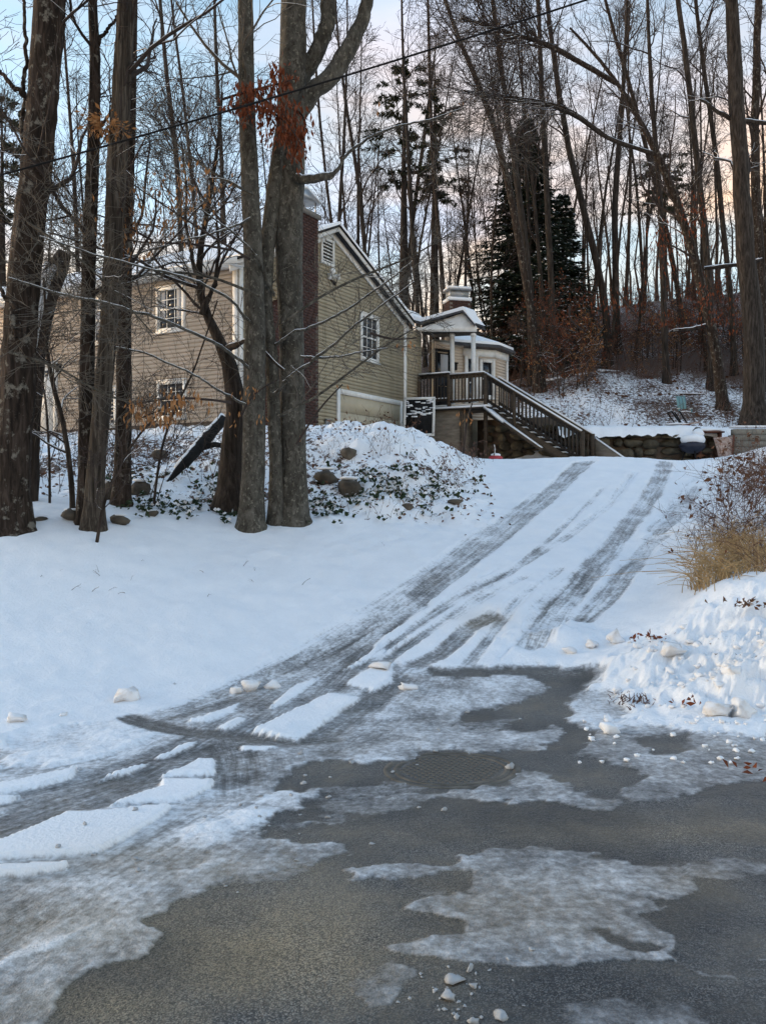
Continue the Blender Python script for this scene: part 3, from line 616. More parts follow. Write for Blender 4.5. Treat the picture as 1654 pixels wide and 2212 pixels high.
# corner boards, frieze
for nm, q in (('corner_board', (wl(0.07, (ZB + ZE) / 2, 0.03), (0.14, 0.05, ZE - ZB + 0.2), AXL)), ('corner_board', (wg(0.07, (ZB + ZE) / 2, 0.03), (0.14, 0.05, ZE - ZB + .1), AXG)),
              ('corner_board', (wg(TE - 0.02, (2.7 + ZE) / 2, 0.035), (0.16, 0.06, ZE - 2.7), AXG)), ('frieze_board', (wl(SL / 2, ZE - 0.10, 0.028), (SL, 0.05, 0.22), AXL))):
    MB().box(*q).build(nm, M['trim'], house)
# roof: two slabs with snow on them, rake boards, fascia
OH, RK = 0.38, 0.28
slope = (ZR - ZE) / TR_
def slab(t0, z0, t1, z1, s0, s1, th):
    P = [C0 + GD * t0 - LD * s0 * -1 + UP * z0, C0 + GD * t1 + LD * s0 + UP * z1, C0 + GD * t1 + LD * s1 + UP * z1, C0 + GD * t0 + LD * s1 + UP * z0]
    P[0] = C0 + GD * t0 + LD * s0 + UP * z0
    return MB().prism(P, UP * th)
slope2 = (ZR - ZE) / (TE - TR_)
for t0, z0 in ((-OH, ZE - OH * slope), (TE + OH * 0.6, ZE - OH * 0.6 * slope2)):
    rf = slab(t0, z0 + 0.02, TR_, ZR + 0.02, -RK, SL + 0.3, 0.05).build('roof', M['shingle'], house)
    ns, ntt = 90, 14; ss = np.linspace(-RK - 0.03, SL + 0.25, ns); f = np.linspace(0.02, 1.0, ntt)
    Sg, Fg = np.meshgrid(ss, f); edgew = 0.10 * (fbm(Sg * 1.3 + t0, Fg * 0 + 2, 3) - 0.4) * (Fg < 0.05)
    Pp = C0 + GD * (t0 + (TR_ - t0) * (Fg + edgew))[..., None] + LD * Sg[..., None] + UP * (z0 + (ZR - z0) * (Fg + edgew) + 0.073)[..., None]
    th = (0.07 + 0.05 * fbm(Sg * 2, Fg * 5, 3)); th[0] *= 0.4
    mb = MB(); top = Pp + UP * th[..., None]; ii = np.arange(ns * ntt).reshape(ntt, ns)
    Fq = np.stack([ii[:-1, :-1], ii[:-1, 1:], ii[1:, 1:], ii[1:, :-1]], -1).reshape(-1, 4)
    mb.add(top.reshape(-1, 3), Fq); e0 = np.vstack([Pp[0], top[0]]); q = np.arange(ns - 1); mb.add(e0, np.stack([q, q + 1, q + 1 + ns, q + ns], 1))
    e1 = np.vstack([Pp[:, 0], top[:, 0]]); q = np.arange(ntt - 1); mb.add(e1, np.stack([q, q + 1, q + 1 + ntt, q + ntt], 1))
    o = mb.build('snow_cover', M['snow'], house, smooth=True)
MB().bar(wl(-RK, ZE - OH * slope - 0.02, OH + 0.015), wl(SL, ZE - OH * slope - 0.02, OH + 0.015), 0.03, 0.17).build('fascia', M['trim'], house)
MB().prism([wl(-0.2, ZE - OH * slope - 0.1, 0.05), wl(SL, ZE - OH * slope - 0.1, 0.05), wl(SL, ZE - OH * slope - 0.1, OH), wl(-0.2, ZE - OH * slope - 0.1, OH)], UP * 0.02).build('soffit', M['trim'], house)
for t0, z0, t1, z1 in ((-OH, ZE - OH * slope, TR_, ZR), (TE + OH * .6, ZE - OH * .6 * slope2, TR_, ZR)):
    b = MB(); b.prism([wg(t0, z0 - 0.12, RK - 0.03), wg(t1, z1 - 0.13, RK - 0.03), wg(t1, z1 + 0.0, RK - 0.03), wg(t0, z0 + 0.0, RK - 0.03)], NG * 0.035); b.build('rake_board', M['trim'], house)
    b = MB(); b.prism([wg(t0, z0 - 0.28, 0.03), wg(t1, z1 - 0.30, 0.03), wg(t1, z1 - 0.1, 0.03), wg(t0, z0 - 0.1, 0.03)], NG * 0.03); b.build('frieze_board', M['trim'], house)
    b = MB(); b.prism([wg(t0, z0 + 0.002, RK - 0.05), wg(t1, z1 + 0.002, RK - 0.05), wg(t1, z1 + 0.022, RK - 0.05), wg(t0, z0 + 0.022, RK - 0.05)], NG * 0.11); b.build('drip_edge', M['black'], house)

def window(fn, ax, n_, a0, a1, z0, z1, cols, rowsn, glass='glass', tw=0.10, parent=None, sill=True, curtain=False):
    par = parent or house
    fr = MB(); am, zm = (a0 + a1) / 2, (z0 + z1) / 2; W_, H_ = a1 - a0, z1 - z0
    for aa, zz, w_, h_ in ((a0 + tw / 2, zm, tw, H_), (a1 - tw / 2, zm, tw, H_), (am, z1 - tw / 2, W_ - 2 * tw, tw), (am, z0 + tw / 2, W_ - 2 * tw, tw)):
        fr.box(fn(aa, zz, 0.045), (w_, 0.06, h_), ax)
    if sill: fr.box(fn(am, z0 - 0.02, 0.065), (W_ + 0.06, 0.09, 0.045), ax)
    fr.box(fn(am, z1 + 0.015, 0.055), (W_ + 0.05, 0.085, 0.03), ax)
    f = fr.build('window', M['trim'], par)
    ia, ib, ja, jb = a0 + tw, a1 - tw, z0 + tw, z1 - tw
    pw, ph = (ib - ia) / cols, (jb - ja) / rowsn
    pm = MB().box((0, 0, 0), (pw, 0.012, ph), ax).mesh('pane'); pm.materials.append(M[glass])
    for i in range(cols):
        for j in range(rowsn): piece('pane', pm, f, fn(ia + (i + .5) * pw, ja + (j + .5) * ph, 0.026))
    sm = MB(); mw = 0.022
    for i in range(1, cols): sm.box(fn(ia + i * pw, (ja + jb) / 2, 0.034), (mw, 0.016, jb - ja), ax)
    for j in range(1, rowsn):
        if j * 2 == rowsn: continue
        sm.box(fn(am, ja + j * ph, 0.036), (ib - ia, 0.016, mw), ax)
    sm.box(fn(am, (ja + jb) / 2, 0.041), (ib - ia, 0.022, 0.055), ax)
    for aa in (ia + .018, ib - .018): sm.box(fn(aa, (ja + jb) / 2, 0.039), (0.036, 0.02, jb - ja), ax)
    sm.build('sash', M['trim'], f)
    if curtain:
        for q in (0, 1): MB().box(fn(ia + (ib - ia) * (0.16 + .68 * q), (ja + jb) / 2 + .1, 0.0325), ((ib - ia) * 0.2, 0.0008, (jb - ja) * .8), ax).build('curtain', M['curtain'], f)
    return f
def rect(px0, py0, px1, py1, P0, D):
    a0, z0 = on_line(px0, (py0 + py1) / 2, P0, D); a1, _ = on_line(px1, (py0 + py1) / 2, P0, D)
    am = on_line((px0 + px1) / 2, py0, P0, D); bm = on_line((px0 + px1) / 2, py1, P0, D)
    return min(a0, a1), max(a0, a1), bm[1], am[1]
for r_, cr, cu in (((341, 619, 403, 716), (3, 4), True), ((343, 822, 405, 905), (3, 4), False), ((203, 640, 254, 742), (3, 4), True), ((216, 838, 256, 922), (3, 4), False), ((20, 690, 62, 770), (3, 4), False)):
    a0, a1, z0, z1 = rect(*r_, C0, LD); window(wl, AXL, NL, a0, a1, z0, z1, *cr, curtain=cu)
a0, a1, z0, z1 = rect(776, 678, 815, 787, C0, GD); window(wg, AXG, NG, a0, a1, z0 + .1, z1 - .05, 3, 4)
# front door at the far left of the long wall
a0, a1, z0, z1 = rect(76, 792, 124, 928, C0, LD)
d_ = MB(); am = (a0 + a1) / 2
for aa in (a0, a1): d_.box(wl(aa, (ZB + z1) / 2, 0.05), (0.13, 0.07, z1 - ZB), AXL)
d_.box(wl(am, z1 + .06, 0.05), (a1 - a0 + .13, 0.08, 0.12), AXL)
dr = d_.build('door', M['trim'], house)
MB().box(wl(am, (ZB + z1) / 2, 0.03), (a1 - a0 - .13, 0.03, z1 - ZB), AXL).build('door_leaf', M['trim'], dr)
for q in range(4): MB().box(wl(am - 0.27 + q * 0.18, z1 - 0.22, 0.048), (0.14, 0.01, 0.18), AXL).build('pane', M['glass'], dr)
MB().box(wl(a0 + .2, ZB + 0.95, 0.06), (0.05, 0.05, 0.05), AXL).build('handle', M['metal'], dr)
lx = on_line(132, 797, C0, LD); b = MB(); b.box(wl(lx[0], lx[1], 0.08), (0.12, 0.12, 0.2), AXL); b.box(wl(lx[0], lx[1] + .12, 0.08), (0.16, 0.16, 0.03), AXL); b.box(wl(lx[0], lx[1], 0.03), (0.05, 0.05, 0.06), AXL); b.build('wall_lantern', M['black'], house)
# garage door under the gable
a0, a1, z0, z1 = rect(725, 846, 866, 900, C0, GD); z1 = 4.95
g_ = MB(); gt = 0.16
for aa in (a0 + gt / 2, a1 - gt / 2): g_.box(wg(aa, (2.6 + z1) / 2, 0.045), (gt, 0.06, z1 - 2.6), AXG)
g_.box(wg((a0 + a1) / 2, z1 - gt / 2, 0.045), (a1 - a0 - 2 * gt, 0.06, gt), AXG)
gd = g_.build('garage_door', M['trim'], house)
for q in range(4):
    hh = (z1 - gt - 2.6) / 4; MB().box(wg((a0 + a1) / 2, 2.6 + hh * (q + .5), 0.03), (a1 - a0 - 2 * gt, 0.03, hh - 0.012), AXG).build('panel', M['door_panel'], gd)
# louvred gable vent
a0, a1, z0, z1 = rect(692, 522, 716, 570, C0, GD); a1 = a0 + 0.62; z1 = z0 + 0.72
v_ = MB()
for aa in (a0, a1): v_.box(wg(aa, (z0 + z1) / 2, 0.05), (0.08, 0.05, z1 - z0 + .1), AXG)
for zz in (z0, z1): v_.box(wg((a0 + a1) / 2, zz, 0.052), (a1 - a0 + .1, 0.05, 0.08), AXG)
gv = v_.build('gable_vent', M['trim'], house); MB().box(wg((a0 + a1) / 2, (z0 + z1) / 2, 0.026), (a1 - a0 - .08, 0.006, z1 - z0 - .08), AXG).build('backing', M['black'], gv)
for q in range(6):
    zz = z0 + .07 + q * (z1 - z0 - .1) / 6
    MB().box(wg((a0 + a1) / 2, zz + .03, 0.05), (a1 - a0 - .085, 0.012, 0.05), [GD, norm(-NG - UP * 0.5), norm(UP - NG * 0.5)]).build('slat', M['trim'], gv)
# flood light with two heads on the gable, dryer hood low down
fx, fz = on_line(709, 598, C0, GD); b = MB(); b.box(wg(fx, fz, 0.06), (0.16, 0.08, 0.16), AXG); fl = b.build('flood_light', M['trim'], house)
for q in (-1, 1):
    P = np.linspace(wg(fx + q * .06, fz, 0.08), wg(fx + q * .2, fz + .06 - .05 * q, 0.30), 5); MB().tubes(P, np.array([0.03, 0.05, 0.07, 0.085, 0.09]), 10, True).build('lamp_head', M['trim'], fl)
MB().tubes(np.linspace(wg(fx, fz - .1, 0.08), wg(fx + .03, fz - .24, 0.24), 3), np.array([0.02, 0.05, 0.06]), 8, True).build('sensor', M['black'], fl)
dx_, dz_ = on_line(703, 912, C0, GD); b = MB(); b.box(wg(dx_, dz_, 0.06), (0.2, 0.1, 0.18), AXG); b.box(wg(dx_, dz_ + .06, 0.10), (0.22, 0.12, 0.03), AXG); b.build('dryer_hood', M['metal'], house)

# brick chimney against the gable: mortar core and single bricks
CH0, CH1, CHS, CHP = 0.62, 2.96, 1.75, 0.46
ZS, ZT = 6.55, 9.55
ch = MB(); g = 0.012
ch.prism([wg(CH0 + g, 2.7, 0.02), wg(CH1 - g, 2.7, 0.02), wg(CH1 - g, ZT - .01, 0.02), wg(CHS + g, ZT - .01, 0.02), wg(CHS + g, ZS + .55, 0.02), wg(CH0 + g, ZS, 0.02)], NG * (CHP - 0.02 - g))
chim = ch.build('chimney', M['mortar'], house)
bl_, bh_ = 0.235, 0.078
bmf = MB().box((0, 0, 0), (bl_ - .014, 0.04, bh_ - .014), AXG).mesh('brick'); bmf.materials.append(M['brick'])
bms = MB().box((0, 0, 0), (0.04, bl_ * 0.95 - .014, bh_ - .014), AXG).mesh('brick_side'); bms.materials.append(M['brick'])
z = 3.3; row = 0; far = MB()
while z < ZT:
    left = CH0 if z < ZS else (CH0 + (CHS - CH0) * min(1, (z - ZS) / 0.55))
    x = left + (bl_ / 2 if row % 2 else 0)
    if row % 2: far.box(wg(left + bl_ / 4, z, CHP - 0.006), (bl_ / 2 - .014, 0.04, bh_ - .014), AXG)
    while x + bl_ * 0.6 < CH1:
        wd = min(bl_, CH1 - x)
        if wd > bl_ * 0.95 and x > CHS: piece('brick', bmf, chim, wg(x + bl_ / 2, z, CHP - 0.006))
        else: far.box(wg(x + wd / 2, z, CHP - 0.006), (wd - .014, 0.04, bh_ - .014), AXG)
        x += bl_
    for q in (0.25, 0.75):
        far.box(wg(left - 0.0, z, CHP * q), (0.04, CHP * .5 - .014, bh_ - .014), AXG)
    far.box(wg(CH1, z, CHP * .25), (0.04, CHP * .5 - .014, bh_ - .014), AXG); far.box(wg(CH1, z, CHP * .75), (0.04, CHP * .5 - .014, bh_ - .014), AXG)
    z += bh_; row += 1
fb = far.build('brick_facing', M['brick'], chim); fb['kind'] = 'stuff'
b = MB(); cm = (CHS + CH1) / 2; b.box(wg(cm, ZT + .05, CHP / 2), (CH1 - CHS + .14, CHP + .16, 0.12), AXG); b.build('chimney_crown', M['mortar'], house)
hd = MB(); hd.prism([wg(CHS, ZT + .42, -0.05), wg(CH1, ZT + .42, -0.05), wg(CH1 - .2, ZT + .62, .2), wg(CHS + .2, ZT + .62, .2)], NG * 0.001)
hd = MB()
for aa in (CHS + .08, CH1 - .08):
    for oo in (0.03, CHP - .03): hd.box(wg(aa, ZT + .27, oo), (0.03, 0.03, 0.34), AXG)
hd.prism([wg(CHS - .08, ZT + .44, -0.08), wg(CH1 + .08, ZT + .44, -0.08), wg(cm, ZT + .66, -0.08)], NG * (CHP + .16)); hood = hd.build('chimney_hood', M['metal'], house)
MB().prism([wg(CHS - .06, ZT + .475, -0.06), wg(cm, ZT + .70, -0.06), wg(CH1 + .06, ZT + .475, -0.06), wg(CH1 + .06, ZT + .53, -0.06), wg(cm, ZT + .77, -0.06), wg(CHS - .06, ZT + .53, -0.06)], NG * (CHP + .12)).build('snow_cover', M['snow'], hood)

# ---- entry wing right of the gable: wall, recessed door, porch roof, bay with windows
WT = 10.25
b = MB(); b.prism([wg(TE, 2.4, -0.03), wg(WT, 2.4, -0.03), wg(WT, 7.6, -0.03), wg(TE, 7.6, -0.03)], -NG * 0.16); ww = b.build('wall', M['sheath'], house)
me3 = board(WT - TE - .1, GD, NG).mesh('clapboard_wing'); me3.materials.append(M['siding_olive']); z = 2.75
while z < 7.5: piece('clapboard', me3, ww, wg(TE + .08, z, -0.01)); z += EXPO
DECKZ = 4.83
# bay: three facets seen beyond the porch
E0 = wg(WT, 0, -0.02)
BAY = [np.array([(938 - CX) / FP * 31.2, 31.2]), np.array([(1000 - CX) / FP * 31.9, 31.9]), np.array([(1068 - CX) / FP * 32.4, 32.4]), np.array([(1094 - CX) / FP * 33.3, 33.3])]
ZW = 7.42
def facet(p0, p1, zlo, zhi, name):
    d = norm(np.array([p1[0] - p0[0], p1[1] - p0[1], 0])); n_ = np.array([d[1], -d[0], 0]); ln = math.hypot(*(p1 - p0))
    P0 = np.array([p0[0], p0[1], 0.0]); fn = lambda a, z, o=0.0: P0 + d * a + UP * z + n_ * o
    o = MB().prism([fn(0, 2.4, -.02), fn(ln, 2.4, -.02), fn(ln, zhi, -.02), fn(0, zhi, -.02)], -n_ * 0.15).build('wall', M['sheath'], house)
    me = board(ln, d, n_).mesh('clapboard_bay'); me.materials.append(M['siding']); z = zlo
    while z < zhi - .1: piece('clapboard', me, o, fn(0, z)); z += EXPO
    return fn, d, n_, ln
fn1, d1, nn1, l1 = facet(BAY[0], BAY[1], DECKZ - .3, ZW, 'entry'); ax1 = [d1, -nn1, UP]
fn2, d2, nn2, l2 = facet(BAY[1], BAY[2], DECKZ - .3, ZW - .25, 'bay'); ax2 = [d2, -nn2, UP]
fn3, d3, nn3, l3 = facet(BAY[2], BAY[3], DECKZ - .3, ZW - .25, 'bay'); ax3 = [d3, -nn3, UP]
# storm door (dark) and lantern on the entry facet
b = MB(); b.box(fn1(0.32, DECKZ + 1.08, 0.05), (0.10, 0.08, 2.16), ax1) ; b = MB()
for aa in (0.04, 0.64): b.box(fn1(aa, DECKZ + 1.12, 0.05), (0.08, 0.08, 2.24), ax1)
b.box(fn1(0.34, DECKZ + 2.2, 0.05), (0.52, 0.08, 0.08), ax1); sd_ = b.build('storm_door', M['black'], house)
MB().box(fn1(0.34, DECKZ + 1.5, 0.045), (0.5, 0.02, 1.2), ax1).build('pane', M['glass'], sd_); MB().box(fn1(0.40, DECKZ + 1.65, 0.058), (0.34, 0.006, 0.8), ax1).build('pane', M['curtain'], sd_)
MB().box(fn1(0.34, DECKZ + .45, 0.045), (0.5, 0.03, 0.86), ax1).build('door_leaf', M['black'], sd_); MB().box(fn1(0.56, DECKZ + 1.0, 0.07), (0.03, 0.05, 0.14), ax1).build('handle', M['metal'], sd_)
b = MB(); b.box(fn1(0.86, DECKZ + 1.62, 0.10), (0.12, 0.12, 0.22), ax1); b.box(fn1(0.86, DECKZ + 1.76, 0.10), (0.18, 0.18, 0.05), ax1); b.box(fn1(0.86, DECKZ + 1.62, 0.03), (0.06, 0.06, 0.1), ax1); b.build('wall_lantern', M['black'], house)
b = MB().box(fn1(0.70, DECKZ + 1.1, .02), (0.001, 0.001, 0.001), ax1)
# bay door and window, with white trim all round
window(fn2, ax2, nn2, 0.03, 0.60, DECKZ + 0.1, DECKZ + 2.1, 1, 2, tw=0.12); window(fn2, ax2, nn2, 0.66, l2 - 0.02, DECKZ + 0.55, DECKZ + 2.0, 1, 2, tw=0.11)
MB().box(fn2(l2 / 2, DECKZ + 2.24, 0.03), (l2 + .06, 0.07, 0.26), ax2).build('frieze_board', M['trim'], house)
MB().box(fn3(l3 - .05, DECKZ + 1.0, 0.03), (0.14, 0.06, 2.3), ax3).build('corner_board', M['trim'], house); MB().box(fn3(l3 / 2, DECKZ + 2.24, 0.03), (l3 + .1, 0.07, 0.26), ax3).build('frieze_board', M['trim'], house)
# bay roof, hipped, with snow
def poly_roof(ring, apex, th, mat, nm, rise=0.0):
    mb = MB(); V = np.vstack([ring, apex]); n_ = len(ring); V2 = V + UP * th
    mb.add(V, [[i, i + 1, n_] for i in range(n_ - 1)]); mb.add(V2, [[i, i + 1, n_] for i in range(n_ - 1)])
    i = np.arange(n_ - 1); mb.add(np.vstack([ring, ring + UP * th]), np.stack([i, i + 1, i + 1 + n_, i + n_], 1)); return mb.build(nm, mat, house)
ov = 0.28; zb_ = ZW - 0.16
ring = np.array([fn2(-0.5, zb_, ov), fn2(l2 + .12, zb_, ov), fn3(l3 + .2, zb_ - .02, ov), fn3(l3 + .2, zb_, -2.2)])
apex = fn2(0.3, zb_ + 0.85, -1.6); poly_roof(ring, apex[None], 0.1, M['shingle'], 'roof'); poly_roof(ring + UP * .104 + (apex - ring) * 0.03, apex[None] + UP * .104, 0.10, M['snow'], 'snow_cover')
# porch roof: low unequal gable carried on two posts
PO = 2.05
def pf(px, py, Y): return at(px, py, Y)
PA = [pf(868, 668, 30.3), pf(890, 692, 30.4), pf(910, 697, 30.3), pf(1001, 672, 29.95), pf(1028, 704, 29.8)]
back = GD * 0.9 + UP * 0.05
b = MB(); b.prism([PA[1] - UP * .16, PA[2] - UP * .18, PA[3] - UP * .05, PA[4] - UP * .02, PA[4] - UP * .20, pf(905, 716, 30.3)], GD * 0.06); b.build('porch_gable', M['trim'], house)
top = np.array(PA); mb = MB(); V = np.vstack([top, top + back]); q = np.arange(4); mb.add(V - UP * .06, np.stack([q, q + 1, q + 6, q + 5], 1)); mb.add(V + UP * .02 - GD * .1, np.stack([q, q + 1, q + 6, q + 5], 1)); mb.add(np.vstack([top - UP * .06 - GD * .1, top + UP * .02 - GD * .1]), np.stack([q, q + 1, q + 6, q + 5], 1)); mb.build('roof', M['shingle'], house)
tt_ = np.linspace(0, 1, 40); seglen = np.linspace(0.25, 3.97, 40); iv = np.minimum(seglen.astype(int), 3); fr_ = (seglen - iv)[:, None]
prof = top[iv] * (1 - fr_) + top[iv + 1] * fr_; nb = 8
G_ = np.stack([prof + UP * .05 - GD * .06 + back * k / (nb - 1) for k in range(nb)]); hgt = 0.09 + 0.05 * fbm(np.arange(40)[None, :] * .2 + np.zeros((nb, 1)), np.arange(nb)[:, None] * .5 + np.zeros((1, 40)), 3); hgt[:, -8:] *= 0.25; hgt[:, :3] *= .5
T_ = G_ + UP * hgt[..., None]; ii = np.arange(nb * 40).reshape(nb, 40); mb = MB(); mb.add(T_.reshape(-1, 3), np.stack([ii[:-1, :-1], ii[:-1, 1:], ii[1:, 1:], ii[1:, :-1]], -1).reshape(-1, 4))
q = np.arange(39); mb.add(np.vstack([G_[0] - UP * .02, T_[0]]), np.stack([q, q + 1, q + 41, q + 40], 1)); mb.build('snow_cover', M['snow'], house, smooth=True)
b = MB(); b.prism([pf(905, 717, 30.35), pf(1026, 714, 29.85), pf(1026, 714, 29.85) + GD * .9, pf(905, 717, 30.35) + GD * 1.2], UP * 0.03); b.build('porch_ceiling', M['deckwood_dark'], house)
for px, Y in ((976.5, 30.35), (1022, 29.95)):
    q0 = at(px, 720, Y); b = MB(); hh = q0[2] - DECKZ; b.box((q0[0], q0[1], DECKZ + hh / 2), (0.12, 0.12, hh), AXG); b.box((q0[0], q0[1], DECKZ + .08), (0.15, 0.15, 0.14), AXG); b.box((q0[0], q0[1], DECKZ + hh - .07), (0.15, 0.15, 0.10), AXG); b.build('porch_post', M['trim'], house)
# low second chimney behind the porch with a flat metal cap
c2_ = at(987, 664, 35.0); A2 = [norm([1, 0.25, 0]), norm([-0.25, 1, 0]), UP]
b = MB(); b.box(c2_ + UP * -0.6, (0.86, 0.7, 1.6), A2); ch2 = b.build('rear_chimney', M['mortar'], house); far = MB()
for r_ in range(12):
    for i in range(4):
        if i == 3 and r_ % 2: continue
        far.box(c2_ + UP * (0.155 - r_ * .08) + A2[0] * (-.32 + i * .22 + (.11 if r_ % 2 else 0)) - A2[1] * .35, (0.206, 0.05, 0.066), A2)
    for i in range(3): far.box(c2_ + UP * (0.155 - r_ * .08) - A2[0] * .43 + A2[1] * (-.23 + i * .23), (0.05, 0.2, 0.066), A2)
fb = far.build('brick_facing', M['brick'], ch2); fb['kind'] = 'stuff'
MB().box(c2_ + UP * .27, (0.98, 0.82, 0.12), A2).build('chimney_crown', M['snow'], house)
cg = MB()
for i in (-1, 1):
    for j in (-1, 1): cg.box(c2_ + UP * .48 + A2[0] * i * .38 + A2[1] * j * .3, (0.04, 0.04, 0.3), A2)
for i in (-1, 1): cg.box(c2_ + UP * .50 + A2[1] * i * .31, (0.74, 0.012, 0.3), A2); cg.box(c2_ + UP * .50 + A2[0] * i * .39, (0.012, 0.6, 0.3), A2)
cg.box(c2_ + UP * .66, (1.0, 0.84, 0.05), A2); hood = cg.build('chimney_hood', M['metal'], house); MB().box(c2_ + UP * .735, (0.94, 0.78, 0.09), A2).build('snow_cover', M['snow'], hood)

# ---------------------------------------------------------------- deck with stairs
OD = NG                                        # the deck and its stairs run out from the house
P0 = wg(10.0, 0, 0.0); D1, D2 = 1.25, 2.62
deck = empty('deck', np.array([P0[0] + OD[0] * 1.3, P0[1] + OD[1] * 1.3, 2.75])); tag(deck, 'weathered brown wooden deck with baluster railings and a snowy staircase down to the driveway', 'deck')
AXD = [OD, GD, UP]
def dk(o, g_, z): return P0 + OD * o + GD * g_ + UP * z
for i in range(12): MB().box(dk(0.05 + D2 / 2, 0.09 + i * 0.145, DECKZ - .02), (D2, 0.135, 0.035), AXD).build('floor_board', M['deckwood'], deck)
MB().box(dk(D2 / 2, -0.01, DECKZ - .17), (D2, 0.05, 0.24), AXD).build('rim_joist', M['deckwood'], deck); MB().box(dk(D2 + .03, .86, DECKZ - .17), (0.05, 1.7, 0.24), AXD).build('rim_joist', M['deckwood'], deck)
MB().box(dk(D2 / 2, .85, DECKZ + .04), (D2 - .1, 1.6, 0.06), AXD).build('snow_cover', M['snow'], deck)
def post(o, g_, z0, z1, w_=0.11): return MB().box(dk(o, g_, (z0 + z1) / 2), (w_, w_, z1 - z0), AXD).build('post', M['deckwood'], deck)
def railing(o0, o1, g_, z, n_, dark):
    mt = M['deckwood_dark'] if dark else M['deckwood']
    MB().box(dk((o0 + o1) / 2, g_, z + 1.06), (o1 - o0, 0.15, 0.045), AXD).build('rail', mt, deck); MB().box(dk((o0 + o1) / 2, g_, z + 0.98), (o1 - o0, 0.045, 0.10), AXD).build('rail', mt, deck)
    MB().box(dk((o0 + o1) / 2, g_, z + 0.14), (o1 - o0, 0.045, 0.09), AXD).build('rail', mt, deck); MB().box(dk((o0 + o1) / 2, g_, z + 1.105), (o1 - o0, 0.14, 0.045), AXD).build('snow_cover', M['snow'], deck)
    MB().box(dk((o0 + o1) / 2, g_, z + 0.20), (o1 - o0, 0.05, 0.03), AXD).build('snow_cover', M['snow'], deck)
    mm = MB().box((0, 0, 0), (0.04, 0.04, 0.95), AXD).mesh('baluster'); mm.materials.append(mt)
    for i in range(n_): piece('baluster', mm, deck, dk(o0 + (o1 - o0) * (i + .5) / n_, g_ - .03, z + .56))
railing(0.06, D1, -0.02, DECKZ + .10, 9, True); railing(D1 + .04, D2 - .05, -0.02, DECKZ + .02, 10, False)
post(D1 - .02, -0.03, DECKZ - .3, DECKZ + 1.12); post(D2, -0.03, 2.7, DECKZ + 1.06); post(0.05, -.03, DECKZ - .3, DECKZ + 1.1)
# stairs
NS_, RUN = 12, 3.3; ZP = 2.74; rise = (DECKZ - ZP) / NS_; tread = RUN / NS_; SW = 1.15
for i in range(NS_ - 1):
    o_ = D2 + .05 + tread * (i + .5); z_ = DECKZ - rise * (i + 1)
    MB().box(dk(o_, SW / 2, z_ - .02), (tread + .03, SW - .08, 0.04), AXD).build('tread', M['deckwood'], deck); MB().box(dk(o_ + .01, SW / 2, z_ + .026), (tread - .02, SW - .14, 0.05), AXD).build('snow_cover', M['snow'], deck)
for g_ in (0.0, SW):
    a = dk(D2 + .05, g_, DECKZ - .05); e = dk(D2 + .05 + RUN, g_, ZP - .05)
    b = MB(); b.prism([a, e, e - UP * .30, a - UP * .34], GD * 0.045); b.build('stringer', M['deckwood'], deck)
    off = -0.02 if g_ == 0 else SW + .0
    at_, ae = dk(D2, off, DECKZ + 1.04), dk(D2 + .05 + RUN, off, ZP + 1.0)
    MB().bar(at_, ae, 0.13, 0.045).build('rail', M['deckwood'], deck); MB().bar(at_ + UP * .05, ae + UP * .05, 0.12, 0.05).build('snow_cover', M['snow'], deck)
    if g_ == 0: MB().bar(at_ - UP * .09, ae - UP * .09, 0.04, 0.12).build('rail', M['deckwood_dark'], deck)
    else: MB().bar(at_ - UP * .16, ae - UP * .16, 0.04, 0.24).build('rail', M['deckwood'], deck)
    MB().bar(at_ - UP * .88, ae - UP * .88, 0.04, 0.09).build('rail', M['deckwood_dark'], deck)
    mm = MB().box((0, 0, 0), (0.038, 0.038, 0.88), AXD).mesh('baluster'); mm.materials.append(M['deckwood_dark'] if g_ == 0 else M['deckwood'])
    for i in range(24):
        f = (i + .7) / 24.6; piece('baluster', mm, deck, at_ * (1 - f) + ae * f - UP * .50 - GD * .03)
    post(D2 + .05 + RUN * .30, off, DECKZ - rise * 4 - .4, DECKZ + 1.0 - RUN * .30 * rise / tread, 0.10) if g_ == 0 else None
    post(D2 + .08 + RUN, off, ZP - .1, ZP + 1.02)
# wide board with snow slanting to the ground beyond the far newel
a = dk(D2 + .15 + RUN, SW + .03, ZP + .86); e = dk(D2 + .15 + RUN + 1.25, SW + .12, ZP - .05)
b = MB(); b.prism([a, e, e - UP * .05, dk(D2 + .15 + RUN, SW + .03, ZP - .05)], GD * .04); b.build('side_panel', M['plywood'], deck); MB().bar(a + UP * .03 + GD * .02, e + UP * .03 + GD * .02, 0.07, 0.05).build('snow_cover', M['snow'], deck)
# skirt of weathered plywood below the deck with a snowy ledge
MB().box(dk(0.98, -0.42, 3.70), (1.85, 0.05, 1.9), AXD).build('skirt_panel', M['plywood'], deck); MB().box(dk(1.93, -0.05, 3.70), (0.05, 0.75, 1.9), AXD).build('skirt_panel', M['plywood'], deck); MB().box(dk(1.92, -.44, 3.72), (0.09, 0.09, 1.94), AXD).build('post', M['deckwood'], deck)
MB().box(dk(1.45, -0.30, 4.67), (2.9, 0.45, 0.05), AXD).build('ledge', M['deckwood_dark'], deck); MB().box(dk(1.45, -0.30, 4.73), (2.86, 0.42, 0.07), AXD).build('snow_cover', M['snow'], deck)
b = MB(); b.bar(dk(2.75, -.34, 4.66), dk(3.45, -.34, 4.12), 0.46, 0.03); b.build('slanting_panel', M['metal'], deck); MB().bar(dk(2.76, -.34, 4.71), dk(3.44, -.34, 4.17), 0.44, 0.05).build('snow_cover', M['snow'], deck)
